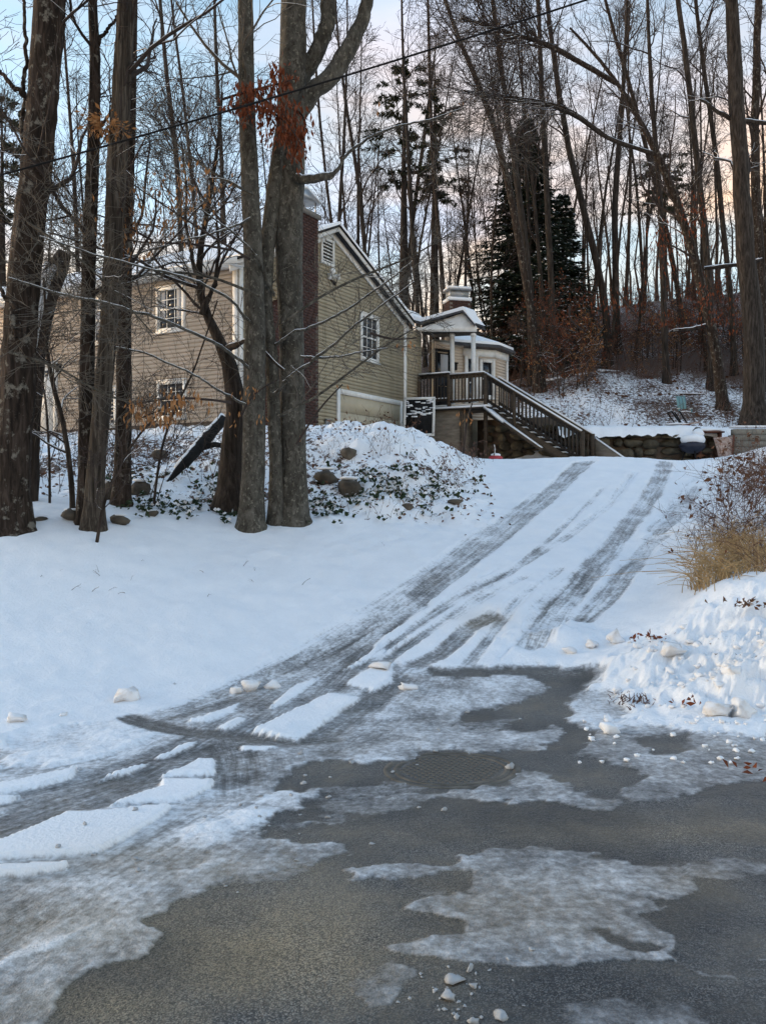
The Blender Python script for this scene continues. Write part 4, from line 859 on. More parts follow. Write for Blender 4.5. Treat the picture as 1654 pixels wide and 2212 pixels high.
MB().bar(dk(3.40, -.30, 4.12), dk(4.75, -.30, 3.18), 0.20, 0.10).build('plank', M['deckwood'], deck); MB().bar(dk(3.42, -.30, 4.19), dk(4.73, -.30, 3.25), 0.18, 0.05).build('snow_cover', M['snow'], deck)

# ---------------------------------------------------------------- rocks and stone walls
_bm = bmesh.new(); bmesh.ops.create_icosphere(_bm, subdivisions=2, radius=1.0); ICO_V = np.array([v.co[:] for v in _bm.verts]); ICO_F = np.array([[v.index for v in f.verts] for f in _bm.faces]); _bm.free()
def rock_mb(c, size, seed, rough=0.22, square=0.0, rot=0.0, cuts=7, lo=.72):
    r_ = np.random.default_rng(seed); V = ICO_V.copy()
    if square: V = np.sign(V) * np.abs(V) ** (1 - square); V /= np.maximum(np.abs(V).max(1, keepdims=True), 1e-6) ** square
    d = r_.normal(size=(cuts, 3)); d /= np.linalg.norm(d, axis=1, keepdims=True); lim = r_.uniform(lo, 1.0, cuts)
    for q in range(cuts):
        s = V @ d[q]; V -= np.maximum(s - lim[q], 0)[:, None] * d[q]
    V *= 1 + r_.uniform(-rough, rough, (len(V), 1)) * 0.35
    V = V * np.asarray(size) / 2; cr, sr = math.cos(rot), math.sin(rot); V = V @ np.array([[cr, sr, 0], [-sr, cr, 0], [0, 0, 1]])
    return MB().add(V + np.asarray(c), ICO_F)
sw = empty('stone_wall', at(1400, 1000, 29.4)); tag(sw, 'dry stone retaining wall under a snowy terrace right of the stairs', 'wall')
MB().box(at(1385, 985, 29.75), (5.2, 0.5, 1.3)).build('core', M['foundation'], sw)
r_ = np.random.default_rng(5); z = 2.62; k = 0
for hh in (0.42, 0.30, 0.36, 0.24):
    x = 6.2 + r_.uniform(-.2, .2)
    while x < 11.3:
        wd = r_.uniform(0.28, 0.95); rock_mb((x + wd / 2, 29.42 + r_.uniform(-.05, .05), z + hh / 2 + r_.uniform(-.03, .03)), (wd * 1.12, 0.65, hh * r_.uniform(0.95, 1.4)), 100 + k, 0.15, 0.1, 0, 12, .5).build('stone', M['stone'], sw, smooth=False); x += wd; k += 1
    z += hh * 0.95
sgx = np.linspace(6.0, 11.5, 70); cs = np.linspace(0, 1, 9); topw = .16 + .10 * fbm(sgx * 2.2, sgx * 0 + 3, 3); frt = .30 + .16 * fbm(sgx * 3.1 + 9, sgx * 0, 4)
V = np.stack([np.repeat(sgx[:, None], 9, 1), 29.5 - frt[:, None] * np.cos(cs * math.pi / 2)[None] ** .8 + cs[None] * 1.2 - .05, 3.90 - .07 * (cs[None] < .05) * (1 + 3 * fbm(sgx * 5, sgx * 0 + 7, 2)[:, None]) + topw[:, None] * np.sin(np.minimum(cs * 2.2, 1) * math.pi / 2)[None]], -1)
ii = np.arange(70 * 9).reshape(70, 9); MB().add(V.reshape(-1, 3), np.stack([ii[:-1, :-1], ii[1:, :-1], ii[1:, 1:], ii[:-1, 1:]], -1).reshape(-1, 4)).build('snow_cover', M['snow'], sw, smooth=True)
rock_mb((10.75, 29.3, 3.84), (0.62, 0.55, 0.42), 340, .15).build('stone', M['stone'], sw)
us = empty('foundation_wall', dk(3.2, 1.0, 2.7)); tag(us, 'dark stone foundation wall in the shade beneath the stairs', 'wall'); k = 0; z = 2.66
MB().box(dk(3.1, 1.75, 3.5), (3.0, 0.3, 1.9), AXD).build('core', M['foundation'], us)
for hh in (0.34, 0.30, 0.32, 0.3, 0.3):
    o_ = 1.8
    while o_ < 4.6: wd = r_.uniform(.35, .7); q = dk(o_ + wd / 2, 1.55, z + hh / 2); rock_mb(q, (wd * 1.1, .45, hh * 1.2), 500 + k, .15, .1, -R(30), 12, .5).build('stone', M['stone'], us); o_ += wd; k += 1
    z += hh
# ---------------------------------------------------------------- trees
def resample(P, Rd, n):
    P = np.asarray(P, float); Rd = np.asarray(Rd, float)
    s = np.concatenate([[0], np.cumsum(np.linalg.norm(np.diff(P, axis=0), axis=1))]); q = np.linspace(0, s[-1], n)
    # smooth the corners with a Catmull style pass
    out = np.stack([np.interp(q, s, P[:, k]) for k in range(3)], 1); rr = np.interp(q, s, Rd)
    for _ in range(2): out[1:-1] = out[1:-1] * 0.5 + (out[:-2] + out[2:]) * 0.25
    return out, rr
def kids(g, P, Rd, n, t0, t1, l0, l1, ang, up, Np, rs, wob=0.18, flat=0.0, minr=0.0025):
    """n side branches on each polyline of the batch"""
    B, N0, _ = P.shape
    if B == 0: return np.zeros((0, Np, 3)), np.zeros((0, Np))
    ix = np.repeat(np.arange(B), n); M_ = len(ix); tt = g.uniform(t0, t1, M_) * (N0 - 1); i = np.minimum(tt.astype(int), N0 - 2); f = (tt - i)[:, None]
    p = P[ix, i] * (1 - f) + P[ix, i + 1] * f; r = Rd[ix, i] * (1 - f[:, 0]) + Rd[ix, i + 1] * f[:, 0]
    tn = norm(P[ix, i + 1] - P[ix, i]); rd = g.normal(size=(M_, 3)); rd[:, 2] *= (1 - flat); pr = norm(np.cross(tn, np.cross(rd, tn)))
    a = g.uniform(ang[0], ang[1], M_)[:, None]; d = np.cos(a) * tn + np.sin(a) * pr
    ln = g.uniform(l0, l1, M_) * (1.15 - 0.6 * tt / (N0 - 1))
    out = np.empty((M_, Np, 3)); out[:, 0] = p; step = (ln / (Np - 1))[:, None]
    for k in range(1, Np):
        d = norm(d + np.array([0, 0, up / Np]) + g.normal(size=(M_, 3)) * wob); p = p + d * step; out[:, k] = p
    r0 = np.maximum(np.minimum(r * rs * g.uniform(.7, 1.1, M_), ln * 0.017), minr)
    return out, r0[:, None] * np.linspace(1, 0.35, Np)[None]
def snow_on(mb, P, Rd, g, prob=0.6, minr=0.006):
    if len(P) == 0: return
    d = norm(P[:, -1] - P[:, 0]); ok = (np.abs(d[:, 2]) < 0.75) & (Rd[:, 0] > minr) & (g.random(len(P)) < prob)
    if ok.any():
        Q = P[ok].copy(); q = Rd[ok]; Q[..., 2] += q * 0.55 + 0.002; mb.tubes(Q, np.maximum(q * 0.72, 0.003), 4)
NLV = [0]
def tree(name, label, cat, trunks, bark, g, n1=14, n2=6, n3=4, l1=(1.5, 3.5), t1=(0.35, 0.98), ang1=(0.5, 1.1), up=0.25, twig='twig', leaf=None, limbs=(), group=None, snow=True, base=None, sides=14, jit=0.04, nseg=18, l2=(0.6, 1.4), l3=(0.25, 0.6), flare=True, minr=0.0028, leafn=0):
    """trunks / limbs: lists of (points, radii) in world metres"""
    p0 = np.asarray(trunks[0][0][0], float) if base is None else np.asarray(base, float)
    T = empty(name, p0); tag(T, label, cat, group)
    tm = MB(); polys = []
    for P, Rd in trunks:
        q, rr = resample(P, Rd, nseg)
        q[1:-1] += g.normal(size=(nseg - 2, 3)) * rr[1:-1, None] * (0.10 if nseg < 30 else .025)
        rf = rr.copy()
        if flare: h = np.linalg.norm(q - q[0], axis=1); rf = rr * (1 + 0.75 * np.exp(-h / 0.22))
        tm.tubes(q, rf, sides, ridge=jit); polys.append((q, rr))
    for P, Rd in limbs:
        q, rr = resample(P, Rd, nseg); rr = np.where(rr < .045, rr * .72, rr); q[1:] += np.cumsum(g.normal(size=(nseg - 1, 3)), 0) * np.minimum(rr[1:, None], .03) * .35; tm.tubes(q, rr, max(8, sides - 4), ridge=jit); polys.append((q, rr))
    tm.build('trunk', M[bark], T, smooth=True)
    long_ = [(q, r) for k, (q, r) in enumerate(polys) if k < len(trunks) or np.linalg.norm(np.diff(q, axis=0), axis=1).sum() > l1[1] * .8]
    A = np.stack([q for q, _ in long_]); Ar = np.stack([r for _, r in long_])
    cm = MB(); sm = MB()
    P1, R1 = kids(g, A, Ar, n1, *t1, *l1, ang1, up, 8, 0.42, 0.16)
    P2, R2 = kids(g, P1, R1, n2, 0.2, 1.0, *l2, (0.4, 1.0), 0.15, 6, 0.55, 0.18)
    P3, R3 = kids(g, P2, R2, n3, 0.2, 1.0, *l3, (0.4, 1.0), 0.1, 4, 0.6, 0.15, minr=minr)
    cm.tubes(P1, R1, 5); cm.tubes(P2, np.maximum(R2, minr), 4); cm.tubes(P3, np.maximum(R3, minr), 3)
    if cm.n: cm.build('crown', M[twig], T)
    if snow:
        if limbs:
            la = np.stack([q for q, _ in polys[len(trunks):]]); lr = np.stack([r for _, r in polys[len(trunks):]]); snow_on(sm, la, lr, g, 1.0)
        snow_on(sm, P1, R1, g, 0.75); snow_on(sm, P2, R2, g, 0.35, 0.004)
        if sm.n: sm.build('snow_cover', M['snow'], T)['kind'] = 'stuff'
    if leaf and leafn:
        Q = np.concatenate([P3[:, 1:].reshape(-1, 3), P2[:, 3:].reshape(-1, 3)]); k = g.choice(len(Q), min(leafn, len(Q)), replace=False)
        D = np.stack([g.normal(0, .5, len(k)), g.normal(0, .5, len(k)), -np.abs(g.normal(.8, .3, len(k)))], 1)
        MB().leaves(Q[k], D, g.uniform(.05, .1, len(k))).build('foliage', M[leaf], T)
    return T
def line(pts, D, wpx):
    """surveyed stem: rows of (column, row) at distance D (or per point), widths in survey units"""
    Ds = np.broadcast_to(np.asarray(D, float), (len(pts),)); P = np.array([at(a, b, d) for (a, b), d in zip(pts, Ds)])
    return P, np.array(wpx) / FP * Ds / 2
def plant_base(P, sink=0.15):
    P = P.copy(); P[0, 2] = ground_z(P[0, 0], P[0, 1]) - sink; return P
def stem(pts, D, w): P, r = line(pts, D, w); return plant_base(P), r
G = lambda s: np.random.default_rng(s)

# big rough trunk at the far left, with a broken snag beside it
tree('oak_tree', 'thick rough brown trunk at the left edge, leaning right', 'tree',
     [stem([(25, 1130), (28, 1000), (38, 850), (50, 650), (65, 480), (85, 330), (98, 150), (110, 0), (118, -180), (125, -500)], 10.6, [76, 72, 72, 70, 66, 66, 64, 68, 60, 40])], 'bark_brown', G(11), nseg=70, sides=22, jit=.075, n1=9, t1=(.42, .98), l1=(1.2, 3.0),
     limbs=[line([(40, 730), (20, 660), (-20, 610), (-80, 560)], 10.4, [18, 14, 10, 8]), line([(60, 215), (20, 180), (-10, 120), (-60, 60)], 10.5, [14, 12, 10, 7]), line([(50, 300), (55, 180), (45, 60), (60, -80)], 10.9, [12, 12, 10, 8])])
sg = empty('dead_snag', plant_base(line([(60, 1090)], 12.2, [40])[0])[0]); tag(sg, 'broken dead trunk with snow on its jagged top behind the leftmost trunk', 'dead tree')
P, rr = stem([(60, 1085), (66, 900), (80, 740), (100, 650), (128, 565), (140, 545)], 12.2, [46, 42, 40, 42, 44, 30]); P, rr = resample(P, rr, 16); MB().tubes(P, rr, 12, True, .08).build('trunk', M['bark_dark'], sg, smooth=True)
MB().tubes(P[9:15] + np.array([-.05, -.12, .03]), rr[9:15] * .75, 8, True, .1).build('snow_cover', M['snow'], sg, smooth=True)
# clump of three stems left of centre
tree('maple_tree', 'slender brown stem, left one of the pair beside the shaggy trunk', 'tree',
     [stem([(182, 1140), (186, 1000), (188, 800), (190, 640), (196, 450), (203, 280), (206, 120), (200, 0), (198, -200), (190, -500)], 11.0, [32, 32, 32, 30, 28, 26, 22, 19, 16, 9])], 'bark_brown', G(12), nseg=70, sides=22, jit=.075, n1=10, t1=(.3, .98), l1=(0.8, 2.2), limbs=[line([(207, 110), (225, 75), (250, 50), (290, 0)], 11, [12, 10, 8, 6])])
tree('hickory_tree', 'grey shaggy barked trunk leaning right, with a leafy nest high up', 'tree',
     [stem([(200, 1145), (208, 1000), (222, 850), (236, 690), (245, 520), (252, 360), (262, 200), (270, 60), (274, -60), (280, -500)], 10.9, [46, 40, 40, 38, 40, 44, 40, 38, 36, 24])], 'bark_shaggy', G(13), nseg=70, sides=22, jit=.075, n1=9, t1=(.35, .98), l1=(1.0, 2.6))
tree('maple_tree', 'dark straight trunk standing behind the shaggy one before the tan wall', 'tree',
     [stem([(262, 1065), (268, 900), (268, 760), (270, 600), (274, 450), (280, 300), (284, 150), (286, 0), (288, -300)], 12.4, [36, 32, 30, 28, 28, 26, 24, 22, 16])], 'bark_brown', G(14), nseg=70, sides=22, jit=.075, n1=9, t1=(.35, .98), l1=(1.0, 2.6))
nest = MB(); g = G(5); c = at(232, 272, 10.7); nP = c + g.normal(size=(230, 3)) * np.array([.11, .09, .06]); d = norm(nP - c + np.array([0, 0, -.06])); nest.leaves(nP, d + g.normal(size=d.shape) * .4, g.uniform(.05, .12, 230), .4)
ne = empty('leaf_nest', c - np.array([0, 0, .1])); nest.build('foliage', M['leaf_tan'], ne); tag(ne, 'ball of dry tan leaves caught high on the shaggy trunk', 'nest')
# beech clump in the middle
tree('beech_tree', 'smooth grey left stem of the beech clump before the house corner', 'tree',
     [stem([(543, 1135), (548, 980), (550, 850), (552, 700), (546, 520), (538, 350), (532, 180), (530, 0), (530, -200), (530, -600)], 12.0, [50, 49, 48, 44, 40, 37, 34, 32, 31, 20])], 'bark_beech', G(15), nseg=50, jit=.03, n1=9, t1=(.45, .98), l1=(1.2, 2.6), twig='twig_grey', sides=20,
     limbs=[line([(545, 800), (510, 770), (440, 730), (340, 690), (230, 655), (130, 640), (20, 600)], [11.9, 11.7, 11.4, 11, 10.6, 10.3, 10], [9, 9, 8, 8, 7, 6, 4]), line([(540, 880), (480, 850), (400, 800), (300, 760), (210, 745)], [11.9, 11.6, 11.3, 11, 10.8], [7, 6, 5, 5, 3]), line([(545, 470), (480, 500), (400, 520), (310, 545), (240, 575)], [11.9, 11.6, 11.3, 11, 10.8], [7, 6, 5, 4, 3]), line([(545, 700), (500, 650), (420, 610), (320, 590), (200, 560), (90, 520)], [11.9, 11.5, 11, 10.6, 10.3, 10], [8, 8, 7, 6, 5, 4])])
tree('beech_tree', 'thickest smooth grey beech stem, forking high above the house chimney', 'tree',
     [stem([(632, 1085), (634, 980), (632, 850), (628, 700), (624, 560), (622, 420), (628, 280), (632, 160), (634, 0), (636, -200), (640, -600)], 12.4, [62, 54, 52, 52, 56, 66, 62, 58, 54, 48, 30])], 'bark_beech', G(16), nseg=50, jit=.03, n1=8, t1=(.5, .98), l1=(1.2, 2.8), twig='twig_grey', sides=20,
     limbs=[line([(640, 250), (668, 205), (700, 178), (735, 140), (762, 95), (782, 50), (792, 0), (796, -80), (790, -300)], 12.3, [40, 38, 38, 38, 36, 30, 27, 25, 16]),
            line([(645, 190), (668, 140), (692, 90), (708, 40), (716, -20), (725, -250)], 12.5, [36, 36, 34, 33, 32, 20]),
            line([(640, 386), (690, 384), (724, 378), (738, 350), (760, 322), (800, 292), (850, 272), (930, 250), (990, 232)], [12.2, 12, 12, 12, 12, 12, 12, 11.9, 11.8], [20, 17, 14, 9, 8, 7, 6, 5, 3])])
tree('beech_tree', 'thinner dark beech stem leaning between the two grey trunks', 'tree',
     [stem([(598, 1130), (596, 1000), (592, 900), (588, 780), (572, 660), (576, 540), (592, 420), (604, 330), (612, 250)], 12.25, [34, 28, 28, 27, 30, 32, 34, 32, 26])], 'bark_beech', G(17), nseg=50, jit=.03, n1=3, t1=(.3, .9), l1=(.5, 1.2), twig='twig_grey',
     limbs=[line([(586, 860), (620, 818), (665, 790), (720, 750), (780, 700), (850, 650), (900, 610)], [12.2, 12, 11.8, 11.6, 11.4, 11.2, 11], [13, 11, 10, 8, 6, 5, 4]),
            line([(594, 745), (640, 715), (700, 690), (760, 660), (830, 610), (890, 560)], [12.2, 12, 11.8, 11.6, 11.4, 11.2], [9, 8, 7, 6, 5, 3]),
            line([(650, 770), (700, 775), (750, 768), (800, 758), (838, 752)], [12, 11.8, 11.6, 11.5, 11.4], [6, 6, 5, 4, 3]),
            line([(592, 640), (560, 560), (500, 500), (440, 455)], [12.2, 11.8, 11.5, 11.2], [8, 7, 5, 4])])
bb = MB(); q, rr = resample(stem([(608, 1128), (602, 1080), (598, 1040), (600, 990)], 12.1, [66, 46, 34, 26])[0], np.array([66, 46, 34, 26]) / FP * 12.1 / 2, 8); q[0, 2] -= .1
# rusty leaves that still hang on the beeches
def leafcloud(name, label, spots, mat, n, seed, size=(.07, .13), group=None, hang=1.0, twigs=None):
    g = G(seed); P = []
    for (px, py, D, rx, ry) in spots:
        c = at(px, py, D); k = max(1, int(n * rx * ry / sum(s[3] * s[4] for s in spots)))
        P.append(c + g.normal(size=(k, 3)) * np.array([rx / FP * D * .5, .10, ry / FP * D * .5]))
    P = np.vstack(P); D = np.stack([g.normal(0, .3, len(P)), g.normal(0, .3, len(P)), -np.abs(g.normal(hang, .25, len(P)))], 1)
    b = MB().leaves(P, D, g.uniform(*size, len(P)), .34)
    T = empty(name, P.min(0)); tag(T, label, 'branch', group)
    b.build('foliage', M[mat], T)
    tw = MB(); 
    for s in (twigs or [[(a[0] - a[3], a[1] - a[4] * .3), (a[0], a[1] - a[4] * .4), (a[0] + a[3], a[1] - a[4] * .1)] for a in spots]):
        D_ = spots[0][2]; q, r = line(s, D_, np.linspace(6, 2.5, len(s))); q, r = resample(q, r, 7); tw.tubes(q, r, 5)
    tw.build('twig', M['twig'], T)['kind'] = 'stuff'; return T
leafcloud('beech_branch', 'dense cluster of deep rust leaves hanging across the two beech trunks', [(560, 188, 11.6, 60, 18), (510, 222, 11.6, 30, 16), (575, 230, 11.6, 60, 30), (620, 270, 11.7, 50, 46), (640, 310, 11.8, 22, 40), (605, 165, 11.7, 30, 30), (535, 195, 11.5, 20, 14)], 'leaf_rust', 1000, 31, twigs=[[(480, 215), (540, 195), (610, 180), (640, 170)], [(500, 230), (570, 225), (620, 260), (650, 310)]])
leafcloud('beech_branch', 'spray of orange hanging leaves before the lower wall window', [(320, 880, 10.2, 40, 34), (380, 870, 10.1, 40, 30), (430, 862, 10.1, 25, 16), (290, 890, 10.2, 20, 30), (340, 900, 10.2, 40, 16)], 'leaf_tan', 170, 32, (.07, .12), twigs=[[(500, 870), (440, 858), (380, 860), (320, 862), (270, 880)], [(400, 860), (350, 885), (300, 905)]])
leafcloud('beech_branch', 'loose spray of tan leaves against the sky above the left roof', [(330, 430, 11, 90, 70), (260, 500, 11, 60, 40), (420, 400, 11, 70, 60), (370, 480, 11, 80, 40), (180, 470, 11, 40, 30), (290, 545, 11, 50, 30)], 'leaf_tan', 300, 33, (.07, .12), twigs=[[(540, 560), (440, 500), (350, 440), (260, 380)], [(500, 540), (400, 520), (300, 530), (200, 500)], [(480, 480), (430, 420), (400, 340)], [(330, 520), (260, 480), (170, 450)]])
leafcloud('beech_branch', 'few orange leaves on thin twigs at the foot of the beech stems', [(540, 850, 11.6, 36, 30), (560, 900, 11.6, 20, 20), (510, 900, 11.6, 20, 30), (645, 950, 11.9, 12, 10), (735, 830, 11.5, 18, 10)], 'leaf_tan', 34, 34, (.06, .1), twigs=[[(520, 900), (545, 850), (600, 820)], [(640, 960), (690, 880), (740, 830)]])
leafcloud('beech_branch', 'few pale leaves on a thin twig before the white corner post', [(868, 745, 11.2, 14, 16), (888, 742, 11.2, 10, 14), (820, 240, 11.6, 20, 8), (985, 232, 11.6, 16, 8), (1010, 895, 11.0, 26, 16)], 'leaf_tan', 26, 35, (.06, .1), twigs=[[(800, 720), (850, 735), (900, 730)], [(960, 240), (1000, 228)], [(1000, 980), (1008, 900), (1020, 870)]])
g = G(38)
for i, (p, D, w_) in enumerate((([(560, 640), (470, 600), (380, 585), (290, 600), (180, 590)], 11.3, [7, 6, 5, 4, 3]), ([(600, 900), (680, 860), (760, 800), (840, 740), (930, 690)], 11.5, [7, 6, 5, 4, 2.5]), ([(610, 700), (690, 640), (770, 600), (880, 560), (980, 500)], 11.6, [7, 6, 5, 4, 2.5]), ([(545, 420), (470, 380), (400, 330), (330, 250)], 11.5, [7, 6, 5, 3]), ([(20, 760), (120, 790), (220, 850), (320, 880)], 10.2, [7, 6, 5, 3]), ([(60, 480), (150, 540), (240, 620), (330, 720)], 10.3, [7, 6, 5, 3]))):
    lab = ['thin snowy beech branch crossing the upper left wall window', 'thin branch rising right in front of the garage gable', 'long thin branch rising right before the gable vent and chimney', 'thin branch rising left from the beech against the sky', 'low thin branch reaching right from the leftmost trunk', 'thin branch sloping down right from the leftmost trunk before the roof'][i]
    P, r = line(p, D, w_); tree('beech_branch', lab, 'branch', [(P, r)], 'bark_beech', G(380 + i), n1=12, n2=5, n3=3, t1=(.1, 1), l1=(.35, 1.0), l2=(.2, .55), l3=(.1, .25), sides=6, nseg=14, flare=False, twig='twig_grey', ang1=(.4, .9), up=.15)
# small leaning tree behind the clump
tree('ironwood_tree', 'dark crooked tree bending left behind the beech clump', 'tree',
     [stem([(497, 1060), (502, 980), (507, 880), (508, 800), (492, 755), (462, 715), (438, 680), (425, 635), (424, 580), (436, 520), (450, 440), (470, 340), (480, 200)], 12.9, [56, 48, 44, 36, 27, 22, 19, 17, 15, 13, 10, 8, 5])], 'bark_dark', G(18), n1=18, n2=8, n3=5, t1=(.4, 1), l1=(.8, 2.2), l2=(.5, 1.1),
     limbs=[line([(425, 590), (410, 540), (400, 480), (405, 400), (395, 300)], 12.8, [13, 11, 9, 7, 5]), line([(436, 680), (470, 610), (480, 540), (470, 480)], 12.8, [14, 12, 10, 8]), line([(490, 755), (530, 740), (580, 770), (620, 800)], [12.8, 12.4, 12.1, 11.9], [16, 12, 10, 7]), line([(425, 620), (360, 600), (300, 560), (230, 540), (100, 500)], [12.8, 12.4, 12, 11.6, 11.2], [10, 9, 8, 6, 4])], snow=True)
# thin saplings among the trunks at the left
for i, (pts, D, w_, lab) in enumerate((([(160, 1135), (152, 1000), (135, 900), (110, 820), (100, 740), (95, 600)], 11.4, [14, 12, 11, 10, 8, 5], 'thin crooked sapling left of the slender brown stem'), ([(205, 1150), (225, 1080), (260, 1000), (300, 940), (345, 890)], 10.4, [8, 7, 6, 5, 3], 'thin sapling slanting right from the foot of the shaggy trunk'), ([(108, 1110), (108, 1000), (100, 860), (60, 700)], 12, [6, 6, 5, 3], 'thinnest upright sapling beside the leftmost trunk'), ([(330, 1090), (345, 980), (370, 900), (420, 800), (470, 650)], 12.6, [6, 6, 5, 4, 3], 'whippy sapling before the fallen log'))):
    tree('sapling', lab, 'sapling', [stem(pts, D, w_)], 'bark_dark', G(40 + i), n1=14, n2=5, n3=3, t1=(.25, 1), l1=(.4, 1.2), l2=(.25, .6), l3=(.12, .3), sides=8, flare=False)

# trees standing on the right side and on the hill
HT = [  # name, label, pts, D, widths, bark
 ('maple_tree', 'tall tree with a thick base right of the spruce, curving left towards its top', [(1165, 800), (1150, 700), (1128, 570), (1108, 460), (1092, 360), (1062, 255), (1020, 150), (975, 50), (940, -60), (900, -250)], 38, [30, 26, 25, 24, 22, 19, 16, 13, 11, 7]),
 ('maple_tree', 'upright tree crossing the spruce, next to the curving one', [(1150, 795), (1145, 640), (1128, 480), (1112, 350), (1092, 220), (1075, 100), (1062, 0), (1050, -250)], 39.5, [26, 24, 22, 20, 18, 16, 14, 8]),
 ('maple_tree', 'tree leaning left over the spruce side with a bare upper half', [(1312, 660), (1285, 560), (1258, 450), (1232, 340), (1210, 230), (1195, 120), (1180, 0), (1160, -220)], 44, [24, 24, 22, 20, 18, 16, 14, 8]),
 ('maple_tree', 'large tree in the right foreground woods, arching left with long snowy branches', [(1562, 862), (1548, 780), (1530, 690), (1508, 590), (1480, 490), (1448, 400), (1420, 335), (1385, 262), (1340, 190), (1290, 120), (1230, 60)], 35, [40, 34, 32, 30, 28, 26, 24, 17, 14, 11, 7]),
 ('maple_tree', 'straight tree rising from the arching trunk towards the top right', [(1536, 700), (1528, 560), (1512, 420), (1500, 300), (1488, 180), (1470, 60), (1455, -60), (1440, -260)], 38, [24, 22, 20, 20, 18, 16, 15, 9]),
 ('oak_tree', 'thickest dark trunk near the right edge of the woods', [(1630, 740), (1618, 620), (1604, 480), (1598, 340), (1592, 200), (1582, 80), (1572, -40), (1560, -300)], 33, [66, 62, 56, 52, 50, 44, 38, 26]),
 ('oak_tree', 'dark trunk at the right edge behind the thickest one', [(1650, 800), (1642, 640), (1634, 480), (1628, 300), (1632, 120), (1640, -40), (1644, -280)], 37, [36, 34, 30, 26, 24, 22, 12]),
 ('maple_tree', 'grey trunk on the open snowy slope left of the arching tree', [(1440, 815), (1434, 720), (1430, 620), (1428, 500), (1422, 400), (1410, 250), (1400, 100), (1395, -100)], 39, [24, 20, 19, 18, 17, 15, 12, 8]),
 ('maple_tree', 'reddish trunk with a fork behind the slope right of the spruce', [(1332, 700), (1328, 600), (1326, 480), (1328, 380), (1340, 300), (1345, 200), (1352, 60), (1360, -160)], 46, [24, 22, 21, 20, 17, 14, 12, 7]),
 ('maple_tree', 'slim trunk leaning left above the rusty undergrowth at right', [(1480, 740), (1462, 620), (1440, 500), (1410, 380), (1385, 280), (1350, 150), (1310, 20), (1270, -160)], 47, [18, 17, 16, 15, 14, 12, 10, 6]),
 ('maple_tree', 'slim upright trunk between the arching tree and the thickest trunk', [(1585, 800), (1580, 660), (1560, 480), (1545, 330), (1520, 160), (1500, 0), (1490, -200)], 41, [20, 18, 17, 16, 14, 12, 7]),
 ('maple_tree', 'straight trunk immediately left of the spruce top', [(1195, 780), (1190, 600), (1180, 420), (1172, 260), (1165, 100), (1160, -60), (1155, -240)], 42, [20, 19, 18, 16, 14, 12, 7]),
 ('maple_tree', 'upright tree right behind the low second chimney', [(960, 650), (950, 520), (938, 420), (932, 300), (928, 180), (925, 60), (922, -100)], 44, [14, 14, 13, 12, 11, 9, 6]),
 ('maple_tree', 'bare tree above the porch roof, left of the low chimney', [(903, 660), (892, 540), (886, 420), (880, 300), (872, 180), (868, 60), (866, -100)], 43, [16, 15, 14, 12, 10, 8, 5]),
 ('maple_tree', 'bare tree above the middle of the gable rake', [(790, 560), (780, 440), (765, 330), (745, 220), (730, 100), (722, -60)], 40, [14, 13, 12, 10, 8, 5]),
 ('maple_tree', 'thin dark tree right of the brick chimney top', [(722, 520), (710, 440), (700, 350), (690, 250), (680, 120), (672, -60)], 39, [11, 10, 9, 9, 8, 5]),
 ('maple_tree', 'bare tree behind the left roof, nearest the beech clump', [(392, 560), (388, 430), (380, 320), (368, 220), (355, 120), (345, 0), (340, -180)], 33, [17, 17, 16, 15, 13, 11, 7]),
 ('maple_tree', 'reddish straight tree behind the roof left of the beech clump', [(488, 560), (482, 420), (476, 300), (470, 180), (465, 60), (460, -150)], 34, [14, 13, 13, 12, 10, 7]),
 ('maple_tree', 'tree behind the roof leaning left between the brown stems', [(170, 620), (165, 480), (160, 350), (150, 230), (140, 100), (130, -80)], 34, [15, 14, 12, 10, 8, 5]),
 ('maple_tree', 'thin tree behind the roof right of the shaggy trunk', [(430, 570), (420, 430), (405, 300), (395, 180), (375, 60), (360, -120)], 36, [12, 11, 10, 9, 8, 5])]
for i, (nm, lab, pts, D, ws) in enumerate(HT):
    P, r = line(pts, D, np.array(ws) * 0.66); P = np.vstack([P[0] * [1, 1, 0] + [0, 0, min(P[0, 2], ground_z(P[0, 0], P[0, 1])) - .2], P]) ; r = np.concatenate([[r[0] * 1.1], r])
    far_ = D > 38.5
    lm = []
    if 'arching' in lab:
        lm = [line([(1420, 335), (1370, 320), (1310, 300), (1250, 250), (1190, 225), (1110, 215), (1000, 200)], [35, 34.8, 34.5, 34, 33.5, 33, 32.5], [9, 7.5, 6.5, 6, 5, 4, 3]), line([(1330, 180), (1260, 140), (1180, 95), (1090, 70), (1000, 40)], [35, 34.6, 34, 33.6, 33], [10, 9, 8, 6, 4]), line([(1520, 580), (1560, 575), (1600, 570), (1640, 560)], 35, [7, 7, 6, 5]), line([(1535, 700), (1490, 712), (1450, 715)], 35, [8, 6, 4])]
    if 'thickest dark' in lab: lm = [line([(1600, 260), (1560, 250), (1680, 265), (1720, 270)][::1], 33, [9, 8, 7, 6])] if False else [line([(1585, 262), (1550, 245), (1510, 215)], 33, [10, 8, 5]), line([(1605, 262), (1650, 268), (1710, 262)], 33, [11, 9, 7])]
    tree(nm, lab, 'tree', [(P, r)], 'bark_wood' if i % 3 else 'bark_brown', G(60 + i), n1=17, n2=6, n3=4, t1=(.42, 1), l1=(1.5, 4.6), l2=(.8, 2.0), l3=(.4, 1.0), ang1=(.45, .95), up=.55, sides=10, nseg=20, limbs=lm, snow=True, minr=0.0065)

